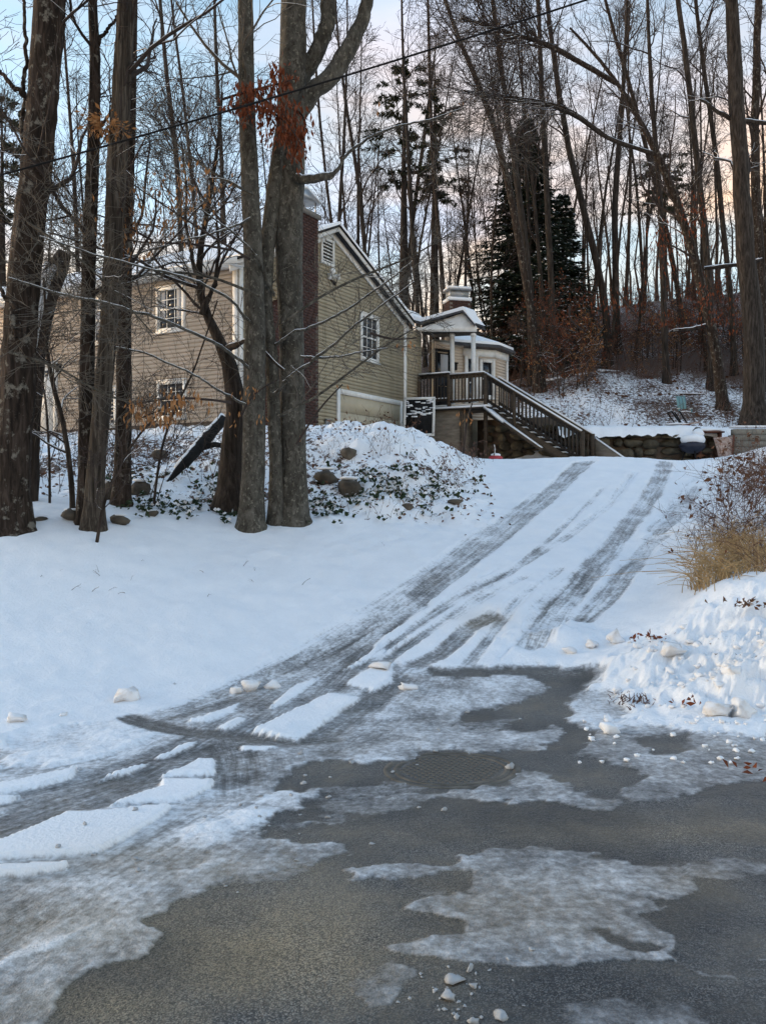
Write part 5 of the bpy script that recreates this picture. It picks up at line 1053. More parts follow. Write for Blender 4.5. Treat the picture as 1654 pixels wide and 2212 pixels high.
# evergreens
def spruce(name, label, base, H, Rw, seed, nb=300, snowy=0.35, per=34, mat='needle', zlo=0.06, top_only=None):
    g = G(seed); T = empty(name, base); tag(T, label, 'tree'); base = np.asarray(base, float)
    MB().tubes(np.linspace(base - [0, 0, .3], base + [0, 0, H], 10), np.linspace(H * .018 + .05, .02, 10), 9).build('trunk', M['bark_dark'], T, smooth=True)
    hf = zlo + (1 - zlo) * g.random(nb) ** 1.25
    if top_only is not None: hf = top_only + (1 - top_only) * g.random(nb)
    az = g.uniform(0, 2 * math.pi, nb); ln = Rw * (1 - hf) ** 0.85 * g.uniform(.55, 1.1, nb) + .15
    if top_only is not None: ln = Rw * g.uniform(.1, 1.1, nb) ** 1.2 * (1 - .5 * (hf - top_only) / (1 - top_only))
    o = np.stack([np.cos(az), np.sin(az), np.zeros(nb)], 1); tt = np.linspace(0, 1, 6)
    P = base + np.array([0, 0, 1]) * (hf * H)[:, None]; Q = P[:, None] + o[:, None] * (ln[:, None] * tt)[..., None]; Q[..., 2] += (-.38 * tt + .16 * tt ** 2)[None] * ln[:, None] + .1 * tt * (hf[:, None] > .6)
    bm_ = MB().tubes(Q, np.linspace(.03, .008, 6)[None] * np.ones((nb, 1)), 3)
    bm_.build('branch', M['bark_dark'], T)
    k = per; f = g.uniform(.15 if top_only is None else .55, 1.02, (nb, k)); i = np.minimum((f * 5).astype(int), 4); fr = np.clip(f * 5 - i, 0, 1.2)[..., None]; ar = np.arange(nb)[:, None]
    C = Q[ar, i] * (1 - fr) + Q[ar, i + 1] * fr; sd = np.cross(o, [0, 0, 1])[:, None] * g.choice([-1, 1], (nb, k))[..., None]
    D = sd * g.uniform(.3, 1, (nb, k))[..., None] + o[:, None] * .7 + np.array([0, 0, -.35]) + g.normal(size=(nb, k, 3)) * (.15 if top_only is None else .8)
    sz = g.uniform(.22, .5, (nb, k)) * (1 if top_only is None else 1.05) * (0.6 + .6 * (1 - f))
    MB().leaves(C.reshape(-1, 3), D.reshape(-1, 3), sz.ravel(), .28).build('crown', M[mat], T)
    if snowy:
        ok = g.random((nb, k)) < snowy; Cs = C[ok] + [0, 0, .035]; MB().leaves(Cs, D[ok] * [1, 1, .5], sz[ok] * .7, .34, .05).build('snow_cover', M['snow'], T)
    return T
def gbase(px, D): x = (px - CX) / FP * D; return np.array([x, D, ground_z(x, D) - .1])
bs = gbase(1135, 46); spruce('spruce_tree', 'large dark snowy spruce on the slope behind the stairs', bs, at(0, 262, 46)[2] - bs[2], 5.2, 71, 820, .13, 48)
bs = gbase(1215, 52); spruce('spruce_tree', 'smaller dark hemlock hidden right behind the large spruce', bs, at(0, 420, 52)[2] - bs[2], 2.8, 72, 420, .13, 36)
for i, (px, top, D, w_, lab) in enumerate(((872, 125, 50, 2.0, 'tall pine with a dark tufted top above the gable, left one of two'), (938, 175, 51, 1.7, 'tall pine with a dark tufted top above the gable, right one of two'), (5, 210, 44, 2.2, 'sparse pine crown at the left edge behind the thick trunk'), (1435, 330, 60, 2.2, 'dim hemlock behind the arching tree'))):
    bs = gbase(px, D); H = at(0, top, D)[2] - bs[2]; spruce('pine_tree', lab, bs, H, w_ * 1.5, 80 + i, 64, 0.0, 60, 'needle_pine', top_only=.62)

# bare woods: a few kinds of tree, repeated
def proto(seed, H, r0, lean):
    g = G(seed); a = g.uniform(0, 6.28); q = np.linspace(0, 1, 8); P = np.stack([np.cos(a) * lean * q ** 1.6 * H, np.sin(a) * lean * q ** 1.6 * H, q * H], 1); P[1:-1, :2] += g.normal(0, .12, (6, 2))
    return tree('forest_tree', 'x', 'tree', [(P, r0 * (1 - .82 * q))], 'bark_wood' if seed % 2 else 'bark_brown', g, n1=17, n2=6, n3=4, t1=(.3, 1), l1=(1.2, 4.2), l2=(.7, 1.8), l3=(.4, .9), ang1=(.4, .85), up=.6, sides=7, nseg=12, snow=False, minr=0.008, base=(0, 0, 0))
protos = [proto(200 + i, H, r, l) for i, (H, r, l) in enumerate(((17, .12, .03), (20, .135, .08), (15, .085, .12), (22, .15, .02), (13, .07, .05), (18, .10, .16)))]
used = [False] * len(protos)
g = G(77); spots = []
for n_, x0, x1, y0, y1, lab, grp in ((32, -30, 2, 31, 62, 'bare slender tree in the woods beyond the house roof', 'woods beyond the roof'), (42, 5, 38, 40, 72, 'bare tree in the woods on the snowy hill', 'woods on the hill'), (14, -3, 8, 44, 66, 'bare slender tree in the woods beyond the porch', 'woods beyond the porch')):
    k = 0; tries = 0
    while k < n_ and tries < 4000:
        tries += 1; x, y = g.uniform(x0, x1), g.uniform(y0, y1)
        if abs(x / y) > .52 or any((x - a) ** 2 + (y - b_) ** 2 < 1.6 for a, b_ in spots): continue
        q = np.array([x, y, 0]) - C0; 
        if -1 < q @ GD < 13 and -6 < q @ LD < SL + 2: continue
        spots.append((x, y)); j = int(g.integers(len(protos))); z_ = ground_z(x, y) - .15; rz = g.uniform(0, 6.28); sc = g.uniform(.8, 1.15)
        if not used[j]: o = protos[j]; o.location = (x, y, z_); o.rotation_euler = (0, 0, rz); o.scale = (sc,) * 3; used[j] = True; BASE[o.name] = np.array([x, y, z_])
        else: o = copy_tree(protos[j], (x, y, z_), rz, sc, (g.normal(0, .06), g.normal(0, .07)))
        tag(o, lab, 'tree', grp); k += 1
# far woods on the skyline, one mass
mb = MB(); g = G(91); nT = 420
x = g.uniform(-75, 75, nT); y = g.uniform(70, 125, nT); z_ = np.array([ground_z(a, b_) for a, b_ in zip(x, y)]); H = g.uniform(8, 15, nT) * np.where(x < -5, .62, 1.0); q = np.linspace(0, 1, 5)
P = np.stack([x[:, None] + g.normal(0, .25, (nT, 5)), y[:, None] + 0 * q, z_[:, None] + H[:, None] * q], -1); Rr = (.16 * (1 - .8 * q))[None] * np.ones((nT, 1)); mb.tubes(P, Rr, 4)
P1, R1 = kids(g, P, Rr, 9, .3, 1, 1.5, 4, (.4, .9), .5, 4, .45, .15, minr=.015); P2, R2 = kids(g, P1, R1, 4, .2, 1, .8, 2, (.4, .9), .2, 3, .6, .15, minr=.012); mb.tubes(P1, np.maximum(R1, .015), 3); mb.tubes(P2, np.maximum(R2, .012), 3)
fw = mb.build('far_woods', M['twig']); tag(fw, 'hazy mass of bare trees along the far hilltop skyline', 'woods', kind='stuff')
# ---------------------------------------------------------------- undergrowth on the hill
def sapling_proto(seed, H, leaf, n):
    g = G(seed); q = np.linspace(0, 1, 6); P = np.stack([g.normal(0, .1) * q * H, g.normal(0, .1) * q * H, q * H], 1)
    return tree('beech_sapling', 'x', 'sapling', [(P, .03 * (1 - .8 * q))], 'bark_wood', g, n1=16, n2=4, n3=2, t1=(.12, 1), l1=(.6, 1.6), l2=(.3, .7), l3=(.15, .35), ang1=(.7, 1.3), up=.1, sides=5, nseg=8, snow=True, leaf=leaf, leafn=n, flare=False, base=(0, 0, 0), minr=.006)
sp = [sapling_proto(400, 3.0, 'leaf_rust', 420), sapling_proto(401, 2.2, 'leaf_tan', 380), sapling_proto(402, 3.6, 'leaf_rust', 380), sapling_proto(403, 2.6, 'leaf_litter', 320)]
uz = [False] * 4; g = G(410); cnt = 0
for i in range(400):
    D = 36.0 + 16 * g.random() ** 1.4; px = g.uniform(1010, 1690); x = (px - CX) / FP * D
    if px < 1120 and D < 44: continue
    if cnt >= 96: break
    if px > 1290 and D < 40.5: continue
    j = int(g.integers(4)); z_ = ground_z(x, D) - .05; sc = g.uniform(.7, 1.3); rz = g.uniform(0, 6.28); cnt += 1
    if not uz[j]: o = sp[j]; o.location = (x, D, z_); o.rotation_euler = (0, 0, rz); uz[j] = True
    else: o = copy_tree(sp[j], (x, D, z_), rz, sc)
    tag(o, ['young beech with rust brown leaves in the hill undergrowth', 'young beech with pale tan leaves in the hill undergrowth', 'taller young beech with sparse rust leaves on the wooded hill', 'young brown leaved shrub in the hill undergrowth'][j], 'sapling', 'beech undergrowth on the hill')
# few rusty leaves high in the right hand woods
leafcloud('beech_branch', 'rust leaves hanging beside the arching tree trunk at right', [(1440, 530, 34, 50, 70), (1500, 460, 34, 40, 60), (1530, 650, 34, 60, 50), (1330, 650, 36, 70, 36), (1580, 690, 34, 60, 30), (1420, 690, 36, 70, 26), (1230, 690, 37, 60, 26)], 'leaf_rust', 760, 36, (.1, .22), twigs=[[(1500, 560), (1470, 540), (1430, 520)], [(1490, 420), (1500, 450), (1515, 500)], [(1530, 600), (1545, 640), (1570, 690)], [(1330, 620), (1345, 650), (1380, 690)], [(1230, 660), (1225, 690), (1260, 715)]])
# brush and stalks: nobody could count them
def brush(name, label, pts, h, mat, seed, n2=2, r=.006, leaf=None, leafn=0, spread=.35, kind='stuff', cat='brush', seg=5):
    g = G(seed); pts = np.asarray(pts, float); n = len(pts); q = np.linspace(0, 1, seg); hh = g.uniform(*h, n)
    d = norm(np.stack([g.normal(0, spread, n), g.normal(0, spread, n), np.ones(n)], 1)); bend = g.normal(0, .35, (n, 2))
    P = pts[:, None] + d[:, None] * (hh[:, None] * q)[..., None]; P[..., :2] += bend[:, None] * (hh[:, None] * q ** 2)[..., None] * .5; P[..., 2] -= np.abs(bend).sum(1)[:, None] * (hh[:, None] * q ** 2) * .3
    Rr = np.linspace(1, .4, seg)[None] * r * g.uniform(.6, 1.3, (n, 1)); b = MB().tubes(P, Rr, 3)
    if n2: P1, R1 = kids(g, P, Rr, n2, .3, 1, .15 * h[1], .45 * h[1], (.4, 1.1), .1, 4, .7, .15, minr=r * .45); b.tubes(P1, R1, 3)
    o = b.build(name, M[mat]); tag(o, label, cat, kind=kind)
    if leaf:
        Q = (P1 if n2 else P)[:, 1:].reshape(-1, 3); k = g.choice(len(Q), min(leafn, len(Q)), replace=False); BASE[o.name] = np.array(o.location)
        MB().leaves(Q[k], np.stack([g.normal(0, .6, len(k)), g.normal(0, .6, len(k)), -np.abs(g.normal(.6, .4, len(k)))], 1), g.uniform(.03, .08, len(k)) * (1 if h[1] < 1.2 else 1.7)).build('foliage', M[leaf], o)
    return o
def scatter(g, n, x0, x1, y0, y1, cond=None):
    out = []
    while len(out) < n:
        x, y = g.uniform(x0, x1), g.uniform(y0, y1)
        if abs(x / y) < .54 and (cond is None or cond(x, y)): out.append((x, y, ground_z(x, y) - .03))
    return out
g = G(420)
brush('hill_brush', 'tangled brown brush covering the wooded hill behind the snowy slope', scatter(g, 1100, 4, 34, 39, 60), (.8, 2.6), 'weed', 421, 5, .010, 'leaf_litter', 3600)
brush('slope_stalks', 'thin dead stalks poking out of the snow on the slope above the stone wall', scatter(g, 620, 6, 20, 32, 41), (.4, 1.5), 'weed', 422, 3, .010, 'leaf_litter', 500)
brush('rear_brush', 'grey brush along the ground behind the house and chimney', scatter(g, 420, -8, 9, 42, 60), (1.0, 3.4), 'twig_grey', 423, 5, .010)
# leaf litter on the snow of hill and bank
def litter(name, label, pts, mat, seed, size, cat='leaves', up=.03):
    g = G(seed); P = np.asarray(pts) + [0, 0, .03 + up]; n = len(P); D = np.stack([g.normal(size=n), g.normal(size=n), g.normal(0, .35, n)], 1)
    return tag(MB().leaves(P, D, g.uniform(*size, n), .6).build(name, M[mat]), label, cat, kind='stuff')
litter('leaf_litter', 'brown fallen leaves scattered over the snowy slope above the wall', scatter(g, 4600, 5.5, 20, 31.3, 43), 'leaf_litter', 424, (.10, .30))
litter('bank_litter', 'brown fallen leaves and stems on the snowy mound and bank', scatter(g, 1500, -8, 1.9, 12.8, 20), 'leaf_litter', 425, (.04, .11))

litter('lawn_leaves', 'few brown leaves lying on the open lawn snow', scatter(g, 46, -5, 1.2, 7.2, 12.5), 'leaf_litter', 426, (.03, .07), up=-.01)
# ---------------------------------------------------------------- bank: ivy, rocks, weeds, log
def px_scatter(g, n, regs):
    out = []; tot = sum(r[2] * r[3] for r in regs)
    for cx_, cy_, rx_, ry_ in regs:
        for _ in range(max(1, int(n * rx_ * ry_ / tot))):
            out.append(hit2(cx_ + g.normal() * rx_ * .5, cy_ + g.normal() * ry_ * .5, 6, 40))
    return np.array(out)
g = G(430)
ip = px_scatter(g, 250, [(770, 1078, 100, 44), (700, 1095, 60, 44), (860, 1068, 80, 44), (960, 1072, 70, 40), (850, 1035, 110, 40)])
ip2 = px_scatter(g, 220, [(480, 1085, 60, 34), (410, 1090, 100, 40), (520, 1110, 40, 22), (340, 1105, 80, 30), (300, 1060, 80, 40), (450, 1040, 80, 30)])
for P, lab, s_ in ((ip, 'dark green ivy growing out of the snow right of the beech clump', 431), (ip2, 'dark green ivy growing out of the snow left of the beech clump', 432)):
    gg = G(s_); Q = np.repeat(P, 4, 0) + gg.normal(size=(len(P) * 4, 3)) * [.045, .045, .012] + [0, 0, .05]
    D = np.stack([gg.normal(size=len(Q)), gg.normal(size=len(Q)) - .5, gg.normal(-.1, .35, len(Q))], 1); o = MB().leaves(Q, D, gg.uniform(.03, .10, len(Q)), .85, .15).build('ivy', M['ivy_green']); tag(o, lab, 'ivy', kind='stuff'); BASE[o.name] = np.array(o.location)
    Q2 = Q[::5] + [0, 0, .025]; MB().leaves(Q2, D[::5] * [1, 1, .2], .07, .9, .05).build('snow_cover', M['snow'], o)
for i, (px, py, w_, h_, lab) in enumerate(((752, 1050, 60, 44, 'rounded grey boulder low on the mound right of the beeches'), (705, 1035, 66, 34, 'long grey rock half under snow beside the rounded boulder'), (752, 970, 56, 26, 'tan flat rock near the top of the mound'), (258, 1133, 46, 22, 'flat pale rock in the snow by the shaggy trunk'), (300, 1062, 50, 36, 'dark boulder on the bank behind the straight trunk'), (232, 1070, 46, 40, 'dark boulder beside the shaggy trunk base'), (345, 985, 36, 22, 'small dark rock on the bank left of the fallen log'), (880, 1095, 30, 16, 'small rock among the ivy near the drive'), (150, 1120, 50, 26, 'grey rock between the two left trunks'), (985, 1100, 40, 12, 'thin brown slab at the toe of the mound'), (330, 1118, 30, 14, 'small flat rock in the ivy on the left'), (85, 1122, 44, 10, 'dark flat slab at the foot of the leftmost trunk'))):
    c = hit2(px, py + h_ * .35, 6, 40); m_ = c[1] / FP; o = rock_mb((0, 0, 0), (w_ * m_ * 1.1, w_ * m_ * .8, h_ * m_ * 1.35), 700 + i, .25, 0, i, 12, .5); T = empty('rock', c); tag(T, lab, 'rock')
    o.v[0] = o.v[0] + c + [0, w_ * m_ * .1, h_ * m_ * .42]; o.build('stone', M['rock'], T)
    s_ = rock_mb((0, 0, 0), (w_ * m_ * .7, w_ * m_ * .5, h_ * m_ * .22), 760 + i, .3); s_.v[0] = s_.v[0] + c + [0, w_ * m_ * .25, h_ * m_ * .98]; s_.build('snow_cover', M['snow'], T, smooth=True)
# fallen charred log leaning on the bank
P = np.array([at(362, 1042, 14.2), at(400, 1000, 14.5), at(440, 955, 14.9), at(484, 905, 15.3)]); r_ = np.array([3, 11, 13, 11]) / FP * 14.6; P, r_ = resample(P, r_, 14); lg = empty('fallen_log', P[0]); tag(lg, 'black fallen log with snow along its top, propped on the bank', 'log')
MB().tubes(P, r_, 10, True, .1).build('trunk', M['black'], lg, smooth=True); MB().tubes(P[2:] + [-.03, .03, .07], r_[2:] * .6, 8, True, .1).build('snow_cover', M['snow'], lg, smooth=True); MB().tubes(np.array([at(430, 968, 14.8), at(465, 960, 14.9), at(500, 966, 15)]), np.array([.06, .05, .04]), 7, True).build('branch', M['black'], lg)
# dead weeds and ferns on the mound and garage front
g = G(440)
brush('fern_patch', 'reddish dead ferns arching over the toe of the mound by the drive', px_scatter(g, 46, [(1010, 1000, 40, 22), (1050, 985, 40, 14), (960, 1040, 40, 20)]), (.25, .7), 'weed', 441, 6, .004, 'weed', 320, .7)
brush('dead_weeds', 'thin dead weeds sticking out of the snowy mound and bank', px_scatter(g, 150, [(800, 970, 140, 40), (700, 950, 80, 20), (880, 960, 60, 20), (300, 1000, 200, 50), (560, 980, 60, 30), (840, 1110, 100, 24)]), (.2, .6), 'weed', 442, 3, .0035, 'leaf_litter', 200, .4)
brush('vine', 'dry brown vines climbing in front of the garage door panel', [wg(6.2 + g.uniform(-.6, 2.2), 2.9, .35) for _ in range(36)], (1.0, 1.9), 'weed', 443, 4, .009, 'leaf_litter', 200, .25, cat='vine')
brush('left_thicket', 'tangle of thin bare twigs between the left trunks and the tan wall', scatter(g, 90, -8.5, -2, 12.5, 18), (.8, 2.8), 'twig', 444, 7, .006, None, 0, .3)
brush('lawn_twigs', 'few dark twigs and grass tips poking through the lawn snow', px_scatter(g, 20, [(430, 1295, 50, 12), (330, 1205, 60, 20), (200, 1270, 200, 40), (560, 1250, 120, 40), (825, 1188, 20, 8)]), (.05, .16), 'weed', 445, 2, .003, None, 0, .9)
# right bank: thorny bush, straw grass, leaves
g = G(450)
brush('bush', 'tangled brown bush at the right edge beside the top of the drive', px_scatter(g, 130, [(1625, 1090, 70, 60), (1660, 1040, 50, 60), (1590, 1130, 50, 40)]), (.4, 1.3), 'weed', 451, 7, .005, 'leaf_litter', 420, .6, kind=None, cat='bush')
brush('bramble', 'reddish thin brambles arching over the snow at the right of the drive', px_scatter(g, 110, [(1560, 1160, 70, 40), (1510, 1200, 40, 40), (1630, 1180, 60, 60), (1650, 1260, 40, 30)]), (.3, .9), 'weed', 452, 5, .0035, 'leaf_litter', 160, .7, cat='bramble')
gp = px_scatter(g, 640, [(1550, 1240, 40, 50), (1605, 1235, 40, 40), (1515, 1255, 20, 50), (1645, 1215, 40, 40), (1580, 1190, 50, 26), (1500, 1280, 24, 12)])
n = len(gp); q = np.linspace(0, 1, 5); hh = g.uniform(.12, .55, n); bd = g.normal(0, .85, (n, 2)); P = gp[:, None] + np.stack([bd[:, :1] * hh[:, None] * q ** 2, bd[:, 1:] * hh[:, None] * q ** 2, hh[:, None] * (q - .35 * q ** 2 * np.abs(bd).sum(1)[:, None])], -1)
tag(MB().tubes(P, np.linspace(.0055, .002, 5)[None] * np.ones((n, 1)), 3).build('straw_grass', M['straw']), 'clump of dry golden grass in the snow at the right of the drive', 'grass', kind='stuff')
for i, (px, py, n_, lab) in enumerate(((1400, 1415, 26, 'clump of rust oak leaves on the snow heap by the drive'), (1620, 1352, 40, 'dark brown leaves in a hollow of the snowbank at right'), (1475, 1555, 10, 'few rust leaves at the foot of the snow heap'), (1640, 1690, 9, 'brown leaves in slush at the right road edge'))):
    c = hit2(px, py, 3, 20); gg = G(460 + i); Q = c + gg.normal(size=(n_, 3)) * [.09, .08, .02] + [0, 0, .06]; D = gg.normal(size=(n_, 3)); D[:, 2] = np.abs(D[:, 2]) * .7
    tag(MB().leaves(Q, D, gg.uniform(.035, .075, n_), .5, .5).build('leaf_clump', M['leaf_rust' if i != 1 else 'leaf_litter']), lab, 'leaves', kind='stuff')
c = hit2(1375, 1530, 3, 20); gg = G(470); Q = c + gg.normal(size=(90, 3)) * [.10, .10, .01] + [0, 0, .05]; o = brush('turf_patch', 'patch of brown turf showing through the slush by the snow heap', Q - [0, 0, .05], (.03, .07), 'weed', 471, 0, .005, cat='turf', spread=.8)

# ---------------------------------------------------------------- snow and ice lumps
def chunk(name, label, px, py, w_, h_, mat, seed, group=None, cat='snow'):
    c = hit(px, py, 2.0, 30); m_ = c[1] / FP; b = rock_mb((0, 0, 0), (w_ * m_ * .95, w_ * m_ * .75, h_ * m_ * .9), seed, .9, 0, seed, 13, .42); b.v[0] = b.v[0] + c + [0, 0, h_ * m_ * .22]
    z_ = np.array([ground_z(c[0], c[1])]); b.v[0][:, 2] += z_[0] - c[2]
    return tag(b.build(name, M[mat], smooth=True), label, cat, group)
for i, (px, py, w_, h_, lab) in enumerate(((278, 1515, 80, 40, 'large pale snow lump on the lawn edge left of the tracks'), (32, 1568, 60, 34, 'snow lump at the left frame edge of the lawn'), (135, 1552, 24, 14, 'small tan snow crumb between two larger lumps on the lawn edge'), (505, 1498, 40, 26, 'left lump of the snow ridge between two wheel tracks'), (545, 1492, 60, 34, 'middle and largest lump of the snow ridge between two tracks'), (590, 1486, 40, 26, 'right lump of the snow ridge between two tracks'), (820, 1447, 70, 24, 'rounded snow lump beside the middle track near the apron'), (880, 1490, 50, 20, 'snow lump at the edge of the wet apron'), (1320, 1585, 54, 40, 'white snow lump at the near toe of the snow heap'), (1310, 1560, 34, 22, 'small snow lump behind the one at the heap toe'), (1548, 1560, 84, 44, 'angular snow block at the foot of the heap'), (1600, 1560, 90, 60, 'big rounded snow block at the right foot of the heap'), (1575, 1520, 60, 40, 'rounded snow block upon the heap'), (1450, 1445, 80, 50, 'snow block near the rust leaf clump'), (1330, 1395, 60, 46, 'snow lump at the right end of the drive apron'), (1280, 1405, 50, 26, 'low snow lump at the apron left of its larger neighbour'), (1230, 1418, 40, 22, 'leftmost low snow lump along the apron'))):
    chunk('snow_lump', lab, px, py, w_, h_, 'snow_dirty' if i not in (8, 9) else 'snow', 800 + i)
g = G(480)
for i in range(80):
    px, py = g.normal(1520, 95), g.normal(1490, 55)
    if py > 1600 or px < 1290 or px > 1700 or py < 1370: continue
    s_ = 7 + 30 * g.random() ** 2; chunk('snow_clod', 'ploughed snow clod in the heap at the right roadside', px, py, s_, s_ * .62, 'snow_dirty', 900 + i, 'clods of the ploughed heap')
for i in range(46):
    px, py = g.uniform(1240, 1690), g.uniform(1560, 1660); s_ = g.uniform(6, 20); chunk('snow_crumb', 'small snow crumb on the slush before the heap', px, py, s_, s_ * .7, 'snow', 1100 + i, 'crumbs before the heap')
for i in range(40):
    t_ = g.random(); px = 200 + 800 * t_ + g.normal(0, 120); py = 1900 - 330 * t_ + g.normal(0, 60); s_ = g.uniform(7, 20)
    if py < 1520 or px < 5: continue
    chunk('ice_crumb', 'tiny ice crumb strewn over the slushy wheel tracks', px, py, s_, s_ * .5, 'ice_chunk', 1200 + i, 'ice crumbs on the tracks', 'ice')
for i, (px, py, w_, h_, lab) in enumerate(((1100, 1662, 38, 26, 'single ice lump resting on the manhole cover'), (985, 2120, 74, 30, 'pale ice slab in the near street, back piece of a small cluster'), (1015, 2098, 30, 30, 'clear ice piece standing behind the pale slab'), (968, 2160, 50, 34, 'ice piece in front of the pale slab in the near street'), (1022, 2140, 30, 22, 'small ice piece right of the pale slab'), (940, 2148, 24, 16, 'small ice piece left of the pale slab'), (1085, 2206, 60, 30, 'ice lump at the bottom frame edge, right one'), (1020, 2210, 40, 24, 'ice lump at the bottom frame edge, middle one'), (985, 2204, 26, 18, 'ice lump at the bottom frame edge, left one'), (1148, 2056, 26, 10, 'flat tan ice chip on the large ice sheet'), (905, 1746, 14, 9, 'tiny stone like ice bit on the dark asphalt behind the ice sheet'))):
    chunk('ice_lump', lab, px, py, w_ * .75, h_ * .75, 'ice_chunk', 1300 + i, None, 'ice')
for i in range(34):
    px, py = g.normal(1000, 55), g.normal(2150, 38); s_ = g.uniform(5, 15)
    if 2070 < py < 2212: chunk('ice_bit', 'small ice bit around the ice cluster in the near street', px, py, s_, s_ * .6, 'ice_chunk', 1400 + i, 'ice bits of the near cluster', 'ice')
# manhole cover
c = hit(975, 1662, 2.5, 9); mc = empty('manhole_cover', c); tag(mc, 'round cast iron manhole cover with raised grip pattern set in the street', 'manhole cover')
M['iron'] = simple('iron', (0.06, 0.054, 0.045), (0.17, 0.155, 0.13), 9, 0.6, 0.3, metal=0.3)
e = 0.3; sl_ = (hz(c[0], c[1] + e) - hz(c[0], c[1] - e)) / (2 * e); RM = 0.405; sx_ = (hz(c[0] + e, c[1]) - hz(c[0] - e, c[1])) / (2 * e); c[2] = max(ground_z(c[0] + RM * .95 * math.cos(a), c[1] + RM * .95 * math.sin(a)) - RM * .95 * (math.cos(a) * sx_ + math.sin(a) * sl_) for a in np.linspace(0, 6.2, 14))
def onp(dx, dy, dz): return np.array([c[0] + dx, c[1] + dy, c[2] + 0.002 + dy * sl_ + dx * sx_ + dz])
th = np.linspace(0, 2 * math.pi, 49)[:-1]
def ringmesh(r0, r1, z0, z1):
    b = MB(); V = [onp(r * math.cos(a), r * math.sin(a), z) for r, z in ((r0, z0), (r0, z1), (r1, z1), (r1, z0)) for a in th]; n_ = 48; q = np.arange(n_); nx = (q + 1) % n_
    b.add(V, *[np.stack([q + k * n_, nx + k * n_, nx + (k + 1) * n_, q + (k + 1) * n_], 1) for k in range(3)]); return b
ringmesh(RM - .045, RM, -.03, .002).build('frame', M['iron'], mc); ringmesh(RM - .095, RM - .06, -.03, .0025).build('rim', M['iron'], mc)
b = MB(); b.add([onp((RM - .05) * math.cos(a), (RM - .05) * math.sin(a), -.004) for a in th], np.arange(48)[None]); b.build('plate', M['iron'], mc)
stud = MB().box((0, 0, 0), (0.030, 0.034, 0.008)).mesh('stud'); stud.materials.append(M['iron'])
for i in range(-8, 9):
    for j in range(-8, 9):
        x_, y_ = i * .042 + (.021 if j % 2 else 0), j * .040
        if x_ * x_ + y_ * y_ < (RM - .11) ** 2: piece('stud', stud, mc, onp(x_, y_, -.002))

# ---------------------------------------------------------------- things by wall and stairs
def leaning_panel():
    c = wg(9.05, 0, .75); T = empty('framed_panel', c + UP * 2.75); tag(T, 'white framed dark panel flecked with snow, leaning by the house corner post', 'panel')
    u, n_ = norm(NL * -.12 + UP), -NL; u = norm(UP + np.array([.03, .14, 0])); a = norm(np.array([1.0, -.2, 0])); nn = np.cross(a, u); ax = [a, nn, u]; q = at(905, 900, 28.6); W_, H_ = .98, 1.25
    for da, du, w_, h_ in ((-W_ / 2, 0, .08, H_), (W_ / 2, 0, .08, H_), (0, H_ / 2, W_ + .08, .08), (0, -H_ / 2, W_ + .08, .08)): MB().box(q + a * da + u * du - nn * 0.01, (w_, .06, h_), ax).build('frame', M['trim'], T)
    MB().box(q, (W_ - .08, .03, H_ - .08), ax).build('pane', M['black'], T); g = G(490); s = MB(); dn = nn if nn[1] < 0 else -nn
    for i in range(40): f = g.uniform(-.45, .45), g.uniform(.0, .46); s.box(q + a * f[0] * W_ + u * f[1] * H_ + dn * .02, (g.uniform(.06, .2), .012, g.uniform(.02, .05)), ax)
    o = s.build('snow_cover', M['snow'], T); o['kind'] = 'stuff'
leaning_panel()
c = at(1070, 992, 26.0); c[2] = ground_z(c[0], c[1]); c[2] = max(c[2], at(0, 996, 26)[2]); T = empty('tub', c); M['red'] = simple('red', (.30, .02, .03), (.42, .04, .05), 8, .5, .05); tag(T, 'small red tub with snow inside and an upright white stick by the stairs', 'tub')
q = np.linspace(0, 1, 6); MB().tubes(np.stack([c[0] + 0 * q, c[1] + 0 * q, c[2] + .17 * q], 1), np.array([.13, .18, .21, .22, .20, .12]), 16, True).build('body', M['red'], T, smooth=True); rock_mb(c + [0, 0, .18], (.32, .32, .12), 3, .2).build('snow_cover', M['snow'], T, smooth=True); MB().tubes(np.array([c + [-.03, 0, .15], c + [-.02, 0, .35], c + [-.04, 0, .5]]), np.array([.016, .016, .016]), 6, True).build('handle', M['trim'], T)
# snow topped dark drum, rusty box, sheet, block wall
M['navy'] = simple('navy', (.008, .009, .018), (.02, .022, .04), 6, .5, .1); M['rust'] = simple('rust', (.06, .02, .012), (.14, .05, .03), 6, .8, .3); M['rustlight'] = simple('rustlight', (.28, .15, .10), (.50, .42, .38), 9, .8, .3); M['block'] = simple('block', (.16, .15, .125), (.25, .235, .20), 6, .9, .3, var=.2)
D = 28.6; c = at(1494, 1000, D); c[2] = 2.75; T = empty('barbecue', c); tag(T, 'dark blue barbecue kettle under a thick cap of snow by the stone wall', 'barbecue')
q = np.linspace(0, 1, 8); MB().tubes(np.stack([c[0] + 0 * q, c[1] + 0 * q, c[2] + .35 + .5 * q], 1), np.array([.12, .30, .38, .42, .42, .36, .26, .1]), 18, True).build('kettle', M['navy'], T, smooth=True)
for a in range(3): d = np.array([math.cos(a * 2.1 + .5), math.sin(a * 2.1 + .5), 0]); MB().tubes(np.array([c + d * .38, c + d * .2 + UP * .5]), np.array([.025, .025]), 6, True).build('leg', M['black'], T)
rock_mb(c + [0, -.03, .80], (.86, .84, .42), 31, .25).build('snow_cover', M['snow'], T, smooth=True); rock_mb(c + [.22, 0, 1.02], (.42, .42, .34), 32, .25).build('snow_cover', M['snow'], T, smooth=True)
D = 28.9; a, b_ = at(1512, 998, D), at(1556, 945, D); T = empty('steel_bin', np.array([a[0], D, 2.75])); tag(T, 'open rusty red steel bin with a snowy lid beside the barbecue', 'bin'); w_ = b_[0] - a[0]
